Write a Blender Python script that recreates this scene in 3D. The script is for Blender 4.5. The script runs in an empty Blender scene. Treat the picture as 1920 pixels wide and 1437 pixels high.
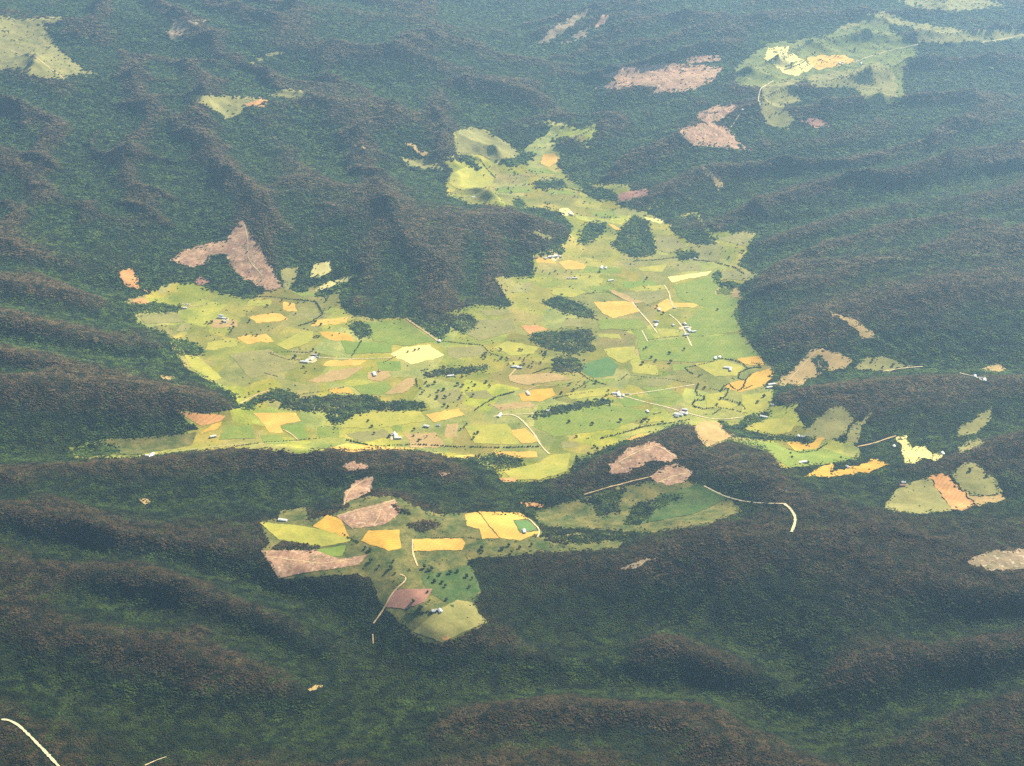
import bpy, math, random
import numpy as np
from mathutils import Vector
from mathutils.geometry import delaunay_2d_cdt

S = bpy.context.scene
# ------------------------------------------------------------------ camera
W, Hh = 1920.0, 1437.0
CAM_Z = 5000.0
PITCH = math.radians(27.0)
FOC = 960.0 / math.tan(math.radians(20.0))
cd = bpy.data.cameras.new('camera')
cam = bpy.data.objects.new('camera', cd)
S.collection.objects.link(cam)
cam.location = (0, 0, CAM_Z)
cam.rotation_euler = (math.radians(90) - PITCH, 0, 0)
cd.sensor_fit = 'HORIZONTAL'
cd.angle = math.radians(40.0)
cd.clip_start = 10.0
cd.clip_end = 90000.0
S.camera = cam
# ------------------------------------------------------------------ light
SUN_EL, SUN_AZ = math.radians(34.0), math.radians(42.0)     # azimuth measured from +y towards +x
w = bpy.data.worlds.new("World")
S.world = w
w.use_nodes = True
nt = w.node_tree
bg = nt.nodes['Background']
sky = nt.nodes.new('ShaderNodeTexSky')
sky.sky_type = 'NISHITA'
sky.sun_disc = False
sky.sun_elevation = SUN_EL
sky.sun_rotation = SUN_AZ
nt.links.new(sky.outputs[0], bg.inputs[0])
bg.inputs[1].default_value = 0.055
sl = bpy.data.lights.new('sun', 'SUN')
sl.energy = 5.0
sl.angle = math.radians(0.53)
sl.color = (1.0, 0.885, 0.67)
sun = bpy.data.objects.new('sun', sl)
S.collection.objects.link(sun)
sd = Vector((math.sin(SUN_AZ) * math.cos(SUN_EL), math.cos(SUN_AZ) * math.cos(SUN_EL), math.sin(SUN_EL)))
sun.rotation_euler = sd.to_track_quat('Z', 'Y').to_euler()
sun.location = (0, 0, 6000)
S.view_settings.view_transform = 'Standard'
S.view_settings.look = 'None'
S.view_settings.gamma = 1.0
S.view_settings.exposure = 1.32
S.cycles.use_denoising = False
S.cycles.max_bounces = 3
S.cycles.diffuse_bounces = 2
S.cycles.volume_bounces = 1
HAZE_DENSITY = 1.6e-5
S.cycles.sample_clamp_indirect = 0.6
S.cycles.sample_clamp_direct = 3.0

rng = np.random.default_rng(7)
random.seed(7)

# ------------------------------------------------------------------ pixel <-> world helpers
cp, sp_ = math.cos(PITCH), math.sin(PITCH)
def rays(px, py):
    px = np.asarray(px, float); py = np.asarray(py, float)
    u = (px - W / 2) / FOC
    v = (Hh / 2 - py) / FOC
    d = np.stack([u, cp + v * sp_, -sp_ + v * cp], -1)
    return d
def to_px(x, y, z):
    dz = z - CAM_Z
    depth = y * cp - dz * sp_
    up = y * sp_ + dz * cp
    return W / 2 + FOC * x / depth, Hh / 2 - FOC * up / depth
def at_h(px, py, h):
    d = rays(px, py)
    t = (np.asarray(h, float) - CAM_Z) / d[..., 2]
    return d[..., 0] * t, d[..., 1] * t

# ------------------------------------------------------------------ noise
_perm = rng.permutation(512)
_ang = rng.random(512) * 2 * np.pi
def perlin(x, y, seed=0):
    xi = np.floor(x).astype(np.int64); yi = np.floor(y).astype(np.int64)
    xf = x - xi; yf = y - yi
    def g(i, j):
        k = _perm[(_perm[(i + seed * 57) & 511] + j) & 511]
        return _ang[k]
    def dot(i, j, dx, dy):
        a = g(i, j)
        return np.cos(a) * dx + np.sin(a) * dy
    u = xf * xf * xf * (xf * (xf * 6 - 15) + 10); v = yf * yf * yf * (yf * (yf * 6 - 15) + 10)
    a = dot(xi, yi, xf, yf); b = dot(xi + 1, yi, xf - 1, yf)
    c = dot(xi, yi + 1, xf, yf - 1); d = dot(xi + 1, yi + 1, xf - 1, yf - 1)
    return ((a + (b - a) * u) * (1 - v) + (c + (d - c) * u) * v) * 1.5
def fbm(x, y, wl, octs, seed=0, gain=0.5):
    s = np.zeros_like(x); a = 1.0; t = 0
    for o in range(octs):
        s += a * perlin(x / wl, y / wl, seed + o); t += a; a *= gain; wl /= 2.03
    return s / t

# ------------------------------------------------------------------ relief: ridges and gullies with their heights above the valley floor
LINES = [
 # near ridge in front of the valley
 [(-80,905,250),(0,882,250),(100,870,235),(200,868,215),(330,854,200),(450,845,190),(600,847,190),(700,847,180),(800,857,160),(870,885,120),(920,905,70)],
 [(1010,928,90),(1040,915,120),(1100,885,170),(1160,850,210),(1230,826,240),(1290,798,225),(1335,798,170)],
 [(1290,800,225),(1320,850,230),(1400,890,240),(1500,925,250),(1580,942,270),(1700,972,300),(1850,985,330),(1980,980,340)],
 [(950,900,0),(960,932,25),(1000,962,50),(1090,972,80),(1180,985,90),(1260,960,110),(1330,942,130),(1390,955,160)],
 [(-80,935,260),(60,928,200),(180,940,150),(300,945,110),(450,935,100),(600,915,110),(720,905,110),(820,928,100),(900,945,80),(980,958,55)],
 # field plateau in front
 [(495,1000,220),(560,985,230),(620,962,240),(700,940,250),(760,945,250),(850,985,235),(930,975,235),(1000,990,220)],
 [(505,1035,232),(560,1076,222),(640,1072,222),(690,1075,222)], [(500,1050,232),(525,1082,222)],
 [(520,1050,220),(620,1040,230),(700,1040,235),(800,1040,230),(870,1040,220)],
 [(740,1080,225),(790,1130,215),(840,1190,195)], [(860,1080,215),(880,1140,200)],
 [(880,1050,215),(980,1052,215),(1080,1060,215),(1170,1060,250),(1230,1035,280),(1300,1012,310),(1400,1003,330),(1480,1006,340),(1560,1012,350),(1640,1045,370),(1760,1090,390),(1850,1110,400),(1980,1120,420)],
 [(560,1240,110),(650,1245,100),(800,1268,90),(950,1300,80),(1100,1302,60),(1250,1296,55),(1380,1305,50),(1450,1318,50),(1480,1345,45),(1400,1375,50)],
 [(950,1235,140),(1000,1215,130),(1080,1190,105),(1200,1172,90),(1330,1192,80),(1430,1222,90),(1480,1250,80),(1500,1310,60)],
 [(1190,1200,140),(1260,1212,200),(1340,1232,215),(1400,1255,190),(1460,1282,130)],
 [(1450,1298,110),(1510,1278,190),(1600,1250,260),(1660,1222,300),(1750,1222,320),(1830,1222,340),(1980,1195,370)],
 [(1540,1205,180),(1600,1203,250),(1660,1220,300)],
 [(1520,1410,80),(1600,1375,100),(1680,1335,120),(1780,1305,160),(1880,1280,210),(1980,1250,250)],
 [(1620,1440,170),(1700,1390,230),(1800,1343,290),(1920,1298,340),(2000,1270,360)],
 [(1700,1190,240),(1800,1170,260),(1920,1160,280)],
 [(780,1352,150),(870,1333,215),(1000,1322,255),(1120,1322,265),(1220,1333,255),(1300,1316,255),(1360,1328,225),(1420,1352,150)],
 [(1240,1395,210),(1300,1392,250),(1380,1412,290),(1480,1430,290),(1600,1465,260)],
 [(850,1460,330),(1000,1430,330),(1100,1425,300),(1180,1420,240)],
 [(800,1395,190),(950,1390,230),(1100,1375,215),(1200,1370,190)],
 [(-80,1130,240),(0,1142,265),(90,1172,275),(200,1190,275),(280,1206,260),(380,1233,240),(480,1260,205),(560,1288,150),(630,1305,100)],
 [(150,1120,200),(260,1135,190),(380,1165,160),(500,1200,125),(560,1240,110)],
 [(0,1260,190),(140,1300,160),(280,1345,125),(420,1360,100),(560,1350,80),(700,1335,80),(790,1300,85)],
 [(-30,1345,255),(40,1365,265),(80,1400,270),(120,1445,280)], [(250,1450,170),(450,1435,210),(620,1420,170),(760,1400,130)],
 [(-80,1015,340),(0,1038,325),(60,1060,315),(150,1070,315),(240,1064,305),(320,1092,285),(420,1127,260),(520,1157,215),(600,1192,165),(660,1217,120)],
 [(-80,930,340),(0,945,345),(60,958,335),(130,977,322),(230,1000,300),(330,1013,280),(430,1020,255),(480,1028,240)],
 [(-80,985,260),(60,1017,230),(150,1036,205),(250,1047,190),(350,1063,160),(450,1092,140),(560,1122,110),(650,1172,90),(700,1225,85)],
 # right side, ridge and side valleys
 [(1450,770,20),(1480,738,120),(1560,722,175),(1650,714,205),(1750,704,215),(1830,713,205),(1920,711,215),(2000,704,225)],
 [(1455,732,5),(1530,712,25),(1600,702,40),(1700,693,50),(1800,690,60),(1920,694,80),(2000,694,90)],
 [(1390,812,0),(1450,832,10),(1540,852,20),(1640,842,40),(1720,856,60),(1800,838,80),(1900,800,120),(2000,780,150)],
 [(1555,752,170),(1580,790,90)], [(1640,760,170),(1625,800,90)], [(1780,750,190),(1760,800,110)],[(1870,745,190),(1850,790,120)],
 [(1560,905,120),(1640,885,140),(1700,875,185),(1790,855,245),(1880,828,300),(2000,790,330)],
 [(1600,930,190),(1660,945,180),(1740,945,190),(1830,940,210),(1900,930,240)],
 [(1395,580,25),(1430,535,130),(1500,495,230),(1600,482,290),(1700,468,340),(1800,450,380),(1980,430,450)],
 [(1405,470,40),(1440,450,130),(1500,425,200),(1600,390,280),(1750,370,340),(1980,348,430)],
 [(1430,420,90),(1480,398,160),(1560,368,230),(1700,325,330),(1850,295,400),(1980,280,430)],
 [(1415,510,25),(1480,470,100),(1560,448,180),(1700,425,250),(1900,398,320)],
 [(1425,435,50),(1520,408,130),(1650,366,220),(1800,336,290),(1950,314,340)],
 [(1440,640,90),(1500,605,200),(1580,570,270),(1700,545,330),(1850,530,380),(1980,520,410)],
 [(1555,580,265),(1610,612,200),(1650,635,140)], [(1470,560,130),(1540,535,200),(1650,515,260),(1800,500,320)],
 [(1700,640,150),(1800,620,180),(1950,600,230)], [(1520,650,110),(1560,652,130),(1600,672,90)],
 # northern plateau and gorge
 [(1330,330,200),(1380,290,260),(1450,250,320),(1600,230,360),(1800,220,400),(1980,200,430)],
 [(1300,400,60),(1330,360,150)], [(1420,340,150),(1500,330,190),(1650,290,260),(1800,260,320)],
 [(1430,165,400),(1470,120,450),(1540,118,455),(1620,112,450),(1720,84,480),(1920,66,520),(2000,55,540)],
 [(1500,215,360),(1580,210,350),(1680,200,370)],
 [(1130,165,280),(1230,150,370),(1320,135,410),(1400,110,440)],
 [(1280,255,300),(1340,225,350),(1420,200,390)], [(1180,230,160),(1240,195,250),(1300,180,330)],
 [(1095,235,40),(1115,180,150),(1070,120,240),(980,60,320),(900,0,400)],
 [(1130,300,130),(1200,280,210),(1260,260,270)], [(1100,330,60),(1180,325,120),(1270,320,180)],
 [(1150,60,450),(1250,40,520),(1400,20,560),(1550,40,540),(1700,20,560),(1900,-10,600)],
 # northern left ranges
 [(-80,20,640),(60,20,640),(120,60,620),(140,120,600),(180,140,590)],
 [(180,140,590),(280,148,600),(400,170,610),(500,180,590),(580,185,560),(700,200,500),(800,215,400),(850,240,300)],
 [(200,20,690),(400,50,690),(560,80,650),(700,85,600),(850,115,520),(980,170,360),(1060,212,200)],
 [(250,100,500),(450,130,470),(650,140,420),(800,165,350),(950,205,230)],
 [(600,10,680),(750,30,620),(880,60,520)], [(-80,210,520),(40,190,540),(120,160,570)],
 [(-80,420,330),(100,400,280),(220,400,250),(330,430,190),(400,460,150)],
 [(60,300,420),(200,300,410),(350,290,400),(480,300,390),(560,310,400)],
 [(520,325,430),(600,330,420),(660,345,400),(740,378,370),(800,398,350),(860,398,350),(920,396,330),(980,408,280),(1040,424,190),(1076,442,50)],
 [(890,430,265),(885,490,140),(872,560,35)], [(955,430,235),(962,480,120),(952,530,20)], [(795,440,270),(775,500,150),(750,580,25)], [(735,420,300),(705,490,170),(672,560,25)],[(660,400,330),(620,440,200),(600,490,110)],
 [(810,300,150),(760,320,190),(700,330,240)],[(560,370,340),(540,430,220),(545,500,60)],[(640,380,370),(600,420,260),(575,470,160)],
 [(640,285,330),(720,300,280),(800,335,230),(840,350,120)], [(560,250,430),(680,260,380),(760,270,330),(840,300,180)],
 [(860,398,350),(850,470,260),(825,550,150),(815,590,70)], [(980,408,280),(985,455,190),(1000,490,40)],[(925,430,290),(930,490,190),(915,545,90)],
 [(740,378,370),(710,450,270),(680,530,130),(665,570,50)],
 [(500,340,370),(470,380,320),(455,415,265),(475,480,130),(520,535,25)], [(455,415,265),(425,455,190),(345,490,110)],
 [(400,510,60),(425,480,120)], [(570,530,20),(590,470,130),(640,420,230)], [(640,530,20),(690,560,30)],
 [(-80,440,430),(20,462,400),(110,485,300),(190,505,190),(250,520,110)],
 [(-80,505,430),(30,525,390),(120,548,280),(200,565,150),(240,575,70)],
 [(-80,570,430),(50,598,380),(160,622,260),(240,640,150),(310,652,60)],
 [(-80,640,420),(60,668,360),(160,688,260),(260,705,150),(330,712,60)],
 [(-60,500,330),(60,508,260),(140,528,170),(215,552,50)], [(-60,560,310),(80,577,230),(170,598,130),(250,612,30)],
 [(-60,628,300),(90,648,210),(200,665,110),(310,680,20)],
 [(-80,725,360),(0,722,350),(120,715,325),(240,722,265),(360,738,185),(440,762,60)],
 [(-80,700,300),(100,700,250)],
 [(-80,850,180),(60,852,90),(140,852,30),(200,846,15)],
 [(60,790,200),(160,800,130)], [(260,760,200),(300,790,80)],
 [(480,738,25),(520,732,45),(560,745,30)],
]
# flat valley floor (pixels, height)
FLOORS = [([(200,846),(380,812),(460,772),(440,740),(400,700),(345,650),(330,600),(300,560),(400,555),(520,556),(600,545),(640,575),(660,600),(750,610),(800,640),(890,620),(940,600),(1000,600),(985,550),(970,530),(1020,510),(1060,480),(1085,430),(1140,440),(1300,470),(1360,500),(1370,560),(1370,600),(1395,650),(1430,690),(1430,740),(1430,780),(1370,795),(1290,788),(1200,812),(1100,855),(1050,880),(1000,885),(930,865),(850,850),(700,835),(560,830),(440,832),(300,850)], 0.0),
          ([(870,360),(900,340),(950,330),(990,300),(1030,290),(1040,320),(1090,360),(1160,400),(1140,430),(1080,400),(1000,380)], 25.0)]
G = 30.0
X0, X1, Y0, Y1 = -13500.0, 13500.0, 3900.0, 36000.0
gx = np.arange(X0, X1 + 1, G); gy = np.arange(Y0, Y1 + 1, G)
NX, NY = len(gx), len(gy)

def inside(poly, x, y):
    poly = np.asarray(poly, float)
    r = np.zeros(x.shape, bool)
    xj, yj = poly[-1]
    for xi, yi in poly:
        c = ((yi > y) != (yj > y))
        with np.errstate(divide='ignore', invalid='ignore'):
            r ^= c & (x < (xj - xi) * (y - yi) / (yj - yi + 1e-12) + xi)
        xj, yj = xi, yi
    return r

pts = []
for L in LINES:
    a = np.array(L, float)
    x, y = at_h(a[:, 0], a[:, 1], a[:, 2])
    for i in range(len(a) - 1):
        n = max(2, int(math.hypot(x[i + 1] - x[i], y[i + 1] - y[i]) / 15))
        t = np.linspace(0, 1, n)
        pts.append(np.stack([x[i] + (x[i + 1] - x[i]) * t, y[i] + (y[i + 1] - y[i]) * t, a[i, 2] + (a[i + 1, 2] - a[i, 2]) * t], -1))
pts = np.concatenate(pts)
floorworld = []
for poly, h in FLOORS:
    a = np.array(poly, float)
    x, y = at_h(a[:, 0], a[:, 1], h)
    floorworld.append((np.stack([x, y], -1), h))
def solve():
    Z = None
    for step in (16, 8, 4, 2, 1):
        g = G * step
        nx = int((X1 - X0) / g) + 1; ny = int((Y1 - Y0) / g) + 1
        XX, YY = np.meshgrid(X0 + np.arange(nx) * g, Y0 + np.arange(ny) * g)
        s = np.zeros((ny, nx)); c = np.zeros((ny, nx))
        ix = np.clip(np.round((pts[:, 0] - X0) / g).astype(int), 0, nx - 1); iy = np.round((pts[:, 1] - Y0) / g).astype(int)
        ok = (iy >= 0) & (iy < ny) & (np.abs(pts[:, 0]) < X1)
        np.add.at(s, (iy[ok], ix[ok]), pts[ok, 2]); np.add.at(c, (iy[ok], ix[ok]), 1)
        fixed = c > 0
        val = np.where(fixed, s / np.maximum(c, 1), 0)
        for pw, h in floorworld:
            m = inside(pw, XX, YY)
            val[m] = h; fixed |= m
        val[0, :] = 150; fixed[0, :] = True; val[-1, :] = 650; fixed[-1, :] = True
        if Z is None:
            Z = np.full((ny, nx), 250.0)
        else:
            oy = np.clip((np.arange(ny) * g) / (2 * g), 0, Z.shape[0] - 1.001); ox = np.clip((np.arange(nx) * g) / (2 * g), 0, Z.shape[1] - 1.001)
            iy0 = oy.astype(int); ix0 = ox.astype(int); fy = (oy - iy0)[:, None]; fx = (ox - ix0)[None, :]
            Z = (Z[np.ix_(iy0, ix0)] * (1 - fy) * (1 - fx) + Z[np.ix_(iy0 + 1, ix0)] * fy * (1 - fx) + Z[np.ix_(iy0, ix0 + 1)] * (1 - fy) * fx + Z[np.ix_(iy0 + 1, ix0 + 1)] * fy * fx)
        for it in range(400 if step > 2 else 80):
            Z = np.where(fixed, val, Z)
            P = np.pad(Z, 1, mode='edge')
            Z = (P[:-2, 1:-1] + P[2:, 1:-1] + P[1:-1, :-2] + P[1:-1, 2:]) * 0.25
        Z = np.where(fixed, val, Z)
    return Z
def blur(Z, sig):
    r = int(3 * sig); k = np.exp(-0.5 * (np.arange(-r, r + 1) / sig) ** 2); k /= k.sum()
    P = np.pad(Z, ((r, r), (0, 0)), mode='edge'); Z = sum(k[i] * P[i:i + Z.shape[0]] for i in range(2 * r + 1))
    P = np.pad(Z, ((0, 0), (r, r)), mode='edge'); return sum(k[i] * P[:, i:i + Z.shape[1]] for i in range(2 * r + 1))
Z = solve()
Z = blur(Z, 1.7)[:NY, :NX]
XX, YY = np.meshgrid(gx, gy)
hill = np.clip((Z - 12) / 110.0, 0, 1); hill = hill * hill * (3 - 2 * hill)
wx = XX + 260 * fbm(XX, YY, 1500, 3, 11); wy = YY + 260 * fbm(XX, YY, 1500, 3, 23)
def ridged(dx, dy, wl, seed, stretch):
    l = math.hypot(dx, dy); dx /= l; dy /= l
    a = (wx * dx + wy * dy) / stretch; c = -wx * dy + wy * dx
    out = np.zeros_like(Z); amp = 1.0; tot = 0; prev = 1.0
    for o in range(5):
        st = 1.0 if o == 0 else stretch ** (0.8 * min(o, 2) / 2)      # the smaller spurs are less drawn out
        n = 1 - np.abs(perlin(a * st / wl, c / wl, seed + o)) * 2.0
        n = n * n * prev
        out += amp * n; tot += amp
        prev = np.clip(n * 1.3, 0.25, 1); amp *= 0.5; wl *= 0.5
    return out / tot
def sm(x, a, b):
    t = np.clip((x - a) / (b - a), 0, 1); return t * t * (3 - 2 * t)
side = sm(XX, -900, 1500)
rid = ridged(.5, -.85, 1500, 31, 2.2) * (1 - side) + ridged(.8, .55, 1400, 131, 2.2) * side
fore = sm(YY, 8800, 10200)
rid = ridged(.93, -.32, 1500, 231, 1.5) * (1 - fore) + rid * fore
rid -= blur(rid, 26)
rid *= 65 + 185 * sm(YY, 10500, 14500)
Z = Z + hill * rid + (1 - hill) * 5.0 * fbm(XX, YY, 420, 3, 71) + hill * 9 * fbm(XX, YY, 130, 2, 77)
crest = 0.9 * (Z - blur(Z, 6)) + 0.7 * (Z - blur(Z, 16))          # metres above (ridge) or below (gully) the surroundings

def samp(A, x, y):
    fx = np.clip((x - X0) / G, 0, NX - 1.001); fy = np.clip((y - Y0) / G, 0, NY - 1.001)
    i = fx.astype(int); j = fy.astype(int); fx = fx - i; fy = fy - j
    return A[j, i] * (1 - fx) * (1 - fy) + A[j, i + 1] * fx * (1 - fy) + A[j + 1, i] * (1 - fx) * fy + A[j + 1, i + 1] * fx * fy
def drop(px, py):
    """pixels of the photograph -> the points of the relief seen there"""
    d = rays(px, py); n = len(d)
    t = (800 - CAM_Z) / d[:, 2]; hit = np.zeros(n, bool)
    tmax = 36000.0 / d[:, 1]
    lo = t.copy()
    for k in range(1200):
        p = d * t[:, None]
        below = (CAM_Z + p[:, 2]) < samp(Z, p[:, 0], p[:, 1])
        hit |= below
        lo = np.where(hit, lo, t)
        t = np.where(hit, t, t + 20 + 0.0)
        if hit.all(): break
    t = np.where(hit, t, tmax)
    for k in range(10):
        m = (lo + t) / 2; p = d * m[:, None]
        b = (CAM_Z + p[:, 2]) < samp(Z, p[:, 0], p[:, 1])
        t = np.where(b, m, t); lo = np.where(b, lo, m)
    p = d * t[:, None]
    return p[:, 0], p[:, 1]

# ------------------------------------------------------------------ helpers for objects
def tag(o, label=None, cat=None, group=None, kind=None):
    if label: o['label'] = label
    if cat: o['category'] = cat
    if group: o['group'] = group
    if kind: o['kind'] = kind
    return o
def link(name, me, mat=None, parent=None):
    o = bpy.data.objects.new(name, me)
    S.collection.objects.link(o)
    if mat and not me.materials: me.materials.append(mat)
    if parent: o.parent = parent
    return o
def np_mesh(name, co, tris, smooth=False, quads=False):
    k = 4 if quads else 3
    me = bpy.data.meshes.new(name)
    co = np.ascontiguousarray(co, np.float32); tris = np.ascontiguousarray(tris, np.int32)
    me.vertices.add(len(co)); me.vertices.foreach_set('co', co.ravel())
    me.loops.add(tris.size); me.loops.foreach_set('vertex_index', tris.ravel())
    me.polygons.add(len(tris)); me.polygons.foreach_set('loop_start', np.arange(0, tris.size, k, dtype=np.int32))
    me.polygons.foreach_set('loop_total', np.full(len(tris), k, np.int32))
    if smooth: me.polygons.foreach_set('use_smooth', np.ones(len(tris), bool))
    me.update(calc_edges=True); me.validate()
    return me

# ------------------------------------------------------------------ materials
def new_mat(name):
    m = bpy.data.materials.new(name); m.use_nodes = True
    n = m.node_tree; b = n.nodes['Principled BSDF']
    b.inputs['Roughness'].default_value = 0.95
    b.inputs['Specular IOR Level'].default_value = 0.08
    return m, n, b
def N(n, t, **kw):
    x = n.nodes.new(t)
    for k, v in kw.items(): setattr(x, k, v)
    return x
def noise(n, vec, wl, detail=3, rough=0.55):
    t = N(n, 'ShaderNodeTexNoise'); t.inputs['Scale'].default_value = 1.0 / wl; t.inputs['Detail'].default_value = detail
    t.inputs['Roughness'].default_value = rough; n.links.new(vec, t.inputs['Vector']); return t.outputs['Fac']
def ramp(n, fac, a, b):
    r = N(n, 'ShaderNodeMapRange'); r.inputs['From Min'].default_value = a; r.inputs['From Max'].default_value = b
    n.links.new(fac, r.inputs['Value']); return r.outputs[0]
def mix(n, fac, a, b, mode='MIX'):
    m = N(n, 'ShaderNodeMix', data_type='RGBA', blend_type=mode)
    if isinstance(fac, (int, float)): m.inputs['Factor'].default_value = fac
    else: n.links.new(fac, m.inputs['Factor'])
    for k, v in (('A', a), ('B', b)):
        s = [i for i in m.inputs if i.name == k and i.type == 'RGBA'][0]
        if isinstance(v, tuple): s.default_value = (*v, 1)
        else: n.links.new(v, s)
    return [o for o in m.outputs if o.type == 'RGBA'][0]
def field_mat(name, c1, c2, wl=120, stripe=0.0, ang=0.0, speck=0.25, cells=0.0, swl=26.0):
    m, n, b = new_mat(name)
    geo = N(n, 'ShaderNodeNewGeometry').outputs['Position']
    f = ramp(n, noise(n, geo, wl, 4), 0.32, 0.68)
    col = mix(n, f, c1, c2)
    if cells:
        mp = N(n, 'ShaderNodeMapping'); mp.inputs['Rotation'].default_value = (0, 0, 0.35); mp.inputs['Scale'].default_value = (1 / 330., 1 / 430., 1e-6)
        n.links.new(geo, mp.inputs['Vector'])
        v = N(n, 'ShaderNodeTexVoronoi', distance='CHEBYCHEV'); v.inputs['Scale'].default_value = 1.0; v.inputs['Randomness'].default_value = 0.75
        n.links.new(mp.outputs[0], v.inputs['Vector'])
        sep = N(n, 'ShaderNodeSeparateColor'); n.links.new(v.outputs['Color'], sep.inputs[0])
        hs = N(n, 'ShaderNodeHueSaturation')
        for out, inp, lo, hi in ((sep.outputs[0], 'Value', 1 - .3 * cells, 1 + .28 * cells), (sep.outputs[1], 'Hue', 0.5 - .028 * cells, 0.5 + .028 * cells), (sep.outputs[2], 'Saturation', 1 - .15 * cells, 1 + .1 * cells)):
            r = N(n, 'ShaderNodeMapRange'); r.inputs['To Min'].default_value = lo; r.inputs['To Max'].default_value = hi
            n.links.new(out, r.inputs['Value']); n.links.new(r.outputs[0], hs.inputs[inp])
        n.links.new(col, hs.inputs['Color']); col = hs.outputs[0]
    if stripe:
        mp = N(n, 'ShaderNodeMapping'); mp.inputs['Rotation'].default_value = (0, 0, ang); n.links.new(geo, mp.inputs['Vector'])
        wv = N(n, 'ShaderNodeTexWave'); wv.inputs['Scale'].default_value = 0.314 / swl; wv.inputs['Distortion'].default_value = 1.2; wv.inputs['Detail'].default_value = 1
        n.links.new(mp.outputs[0], wv.inputs['Vector'])
        col = mix(n, stripe, col, mix(n, wv.outputs['Fac'], (0.55, 0.5, 0.45), (1.3, 1.3, 1.3)), 'MULTIPLY')
    f3 = ramp(n, noise(n, geo, 55, 5, 0.65), 0.3, 0.7)
    col = mix(n, 0.45 if speck > .2 else .25, col, mix(n, f3, (0.72, 0.76, 0.66), (1.22, 1.16, 1.12)), 'MULTIPLY')
    f2 = ramp(n, noise(n, geo, 16, 3, 0.7), 0.3, 0.7)
    col = mix(n, speck, col, mix(n, f2, (0.55, 0.6, 0.5), (1.35, 1.3, 1.25)), 'MULTIPLY')
    n.links.new(col, b.inputs['Base Color'])
    return m
def logged_mat(name, c1, c2, wl=120, **kw):
    """bare felled ground with streaks of slash and patches of regrowth"""
    m = field_mat(name, c1, c2, wl, **kw); n = m.node_tree; b = n.nodes['Principled BSDF']
    src = b.inputs['Base Color'].links[0].from_socket; geo = N(n, 'ShaderNodeNewGeometry').outputs['Position']
    g1 = ramp(n, noise(n, geo, 90, 5, .65), .56, .72); g2 = ramp(n, noise(n, geo, 28, 4, .7), .56, .68)
    c = mix(n, g1, src, (0.12, 0.115, 0.045)); c = mix(n, g2, c, (0.60, 0.46, 0.32))
    n.links.new(c, b.inputs['Base Color']); return m
M = {}
M['pasture'] = field_mat('pasture_grass', (0.18, 0.21, 0.036), (0.35, 0.31, 0.062), 210, speck=0.6, cells=0.85)
M['green'] = field_mat('lush_grass', (0.165, 0.23, 0.038), (0.235, 0.27, 0.048), 150, speck=0.45, stripe=.12, ang=.5)
M['bright'] = field_mat('bright_green_crop', (0.16, 0.24, 0.038), (0.20, 0.26, 0.045), 150, speck=0.25)
M['teal'] = field_mat('deep_green_crop', (0.085, 0.175, 0.055), (0.12, 0.20, 0.06), 140, speck=0.25)
M['gold'] = field_mat('ripe_golden_crop', (0.56, 0.325, 0.065), (0.68, 0.43, 0.09), 140, stripe=0.14, ang=0.5, speck=0.2)
M['golddeep'] = field_mat('deep_golden_crop', (0.50, 0.29, 0.045), (0.60, 0.37, 0.06), 120, stripe=0.14, ang=1.3, speck=0.2)
M['pale'] = field_mat('pale_straw_stubble', (0.62, 0.55, 0.19), (0.70, 0.60, 0.23), 150, stripe=0.14, ang=0.9, speck=0.18)
M['yelgreen'] = field_mat('yellow_green_pasture', (0.29, 0.30, 0.05), (0.42, 0.37, 0.065), 170, speck=0.3)
M['olive'] = field_mat('olive_pasture', (0.20, 0.20, 0.065), (0.29, 0.26, 0.09), 180, speck=0.4)
M['rough'] = field_mat('rough_dark_pasture', (0.05, 0.085, 0.024), (0.20, 0.175, 0.055), 110, speck=0.8)
M['darkgreen'] = field_mat('dark_green_slope', (0.045, 0.095, 0.026), (0.10, 0.135, 0.04), 100, speck=.7)
M['scruboliv'] = field_mat('scrubby_olive_grass', (0.11, 0.145, 0.035), (0.21, 0.22, 0.06), 200, speck=.6)
M['orange'] = field_mat('orange_soil', (0.50, 0.24, 0.09), (0.58, 0.32, 0.12), 120, stripe=0.2, ang=0.6, speck=0.3)
M['cream'] = logged_mat('cream_pink_logged_soil', (0.55, 0.34, 0.22), (0.72, 0.54, 0.34), 70, speck=0.6)
M['tan'] = field_mat('tan_dry_grass', (0.36, 0.25, 0.10), (0.44, 0.31, 0.13), 120, speck=0.4)
M['pink'] = logged_mat('logged_pinkish_ground', (0.30, 0.165, 0.12), (0.50, 0.31, 0.20), 110, speck=0.9, stripe=0.14, ang=0.3, swl=40)
M['pinkolive'] = logged_mat('regrowing_logged_ground', (0.19, 0.16, 0.095), (0.31, 0.22, 0.14), 130, speck=0.6)
M['red'] = field_mat('red_ploughed_soil', (0.26, 0.125, 0.10), (0.38, 0.20, 0.14), 130, speck=0.35)
M['track'] = field_mat('sandy_track', (0.50, 0.35, 0.17), (0.62, 0.46, 0.25), 50, speck=0.3)
M['road'] = field_mat('pale_gravel_road', (0.60, 0.48, 0.28), (0.72, 0.60, 0.38), 60, speck=0.3)
M['yard'] = field_mat('trampled_farmyard_gravel', (0.42, 0.36, 0.18), (0.62, 0.54, 0.33), 30, speck=0.5)

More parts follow.
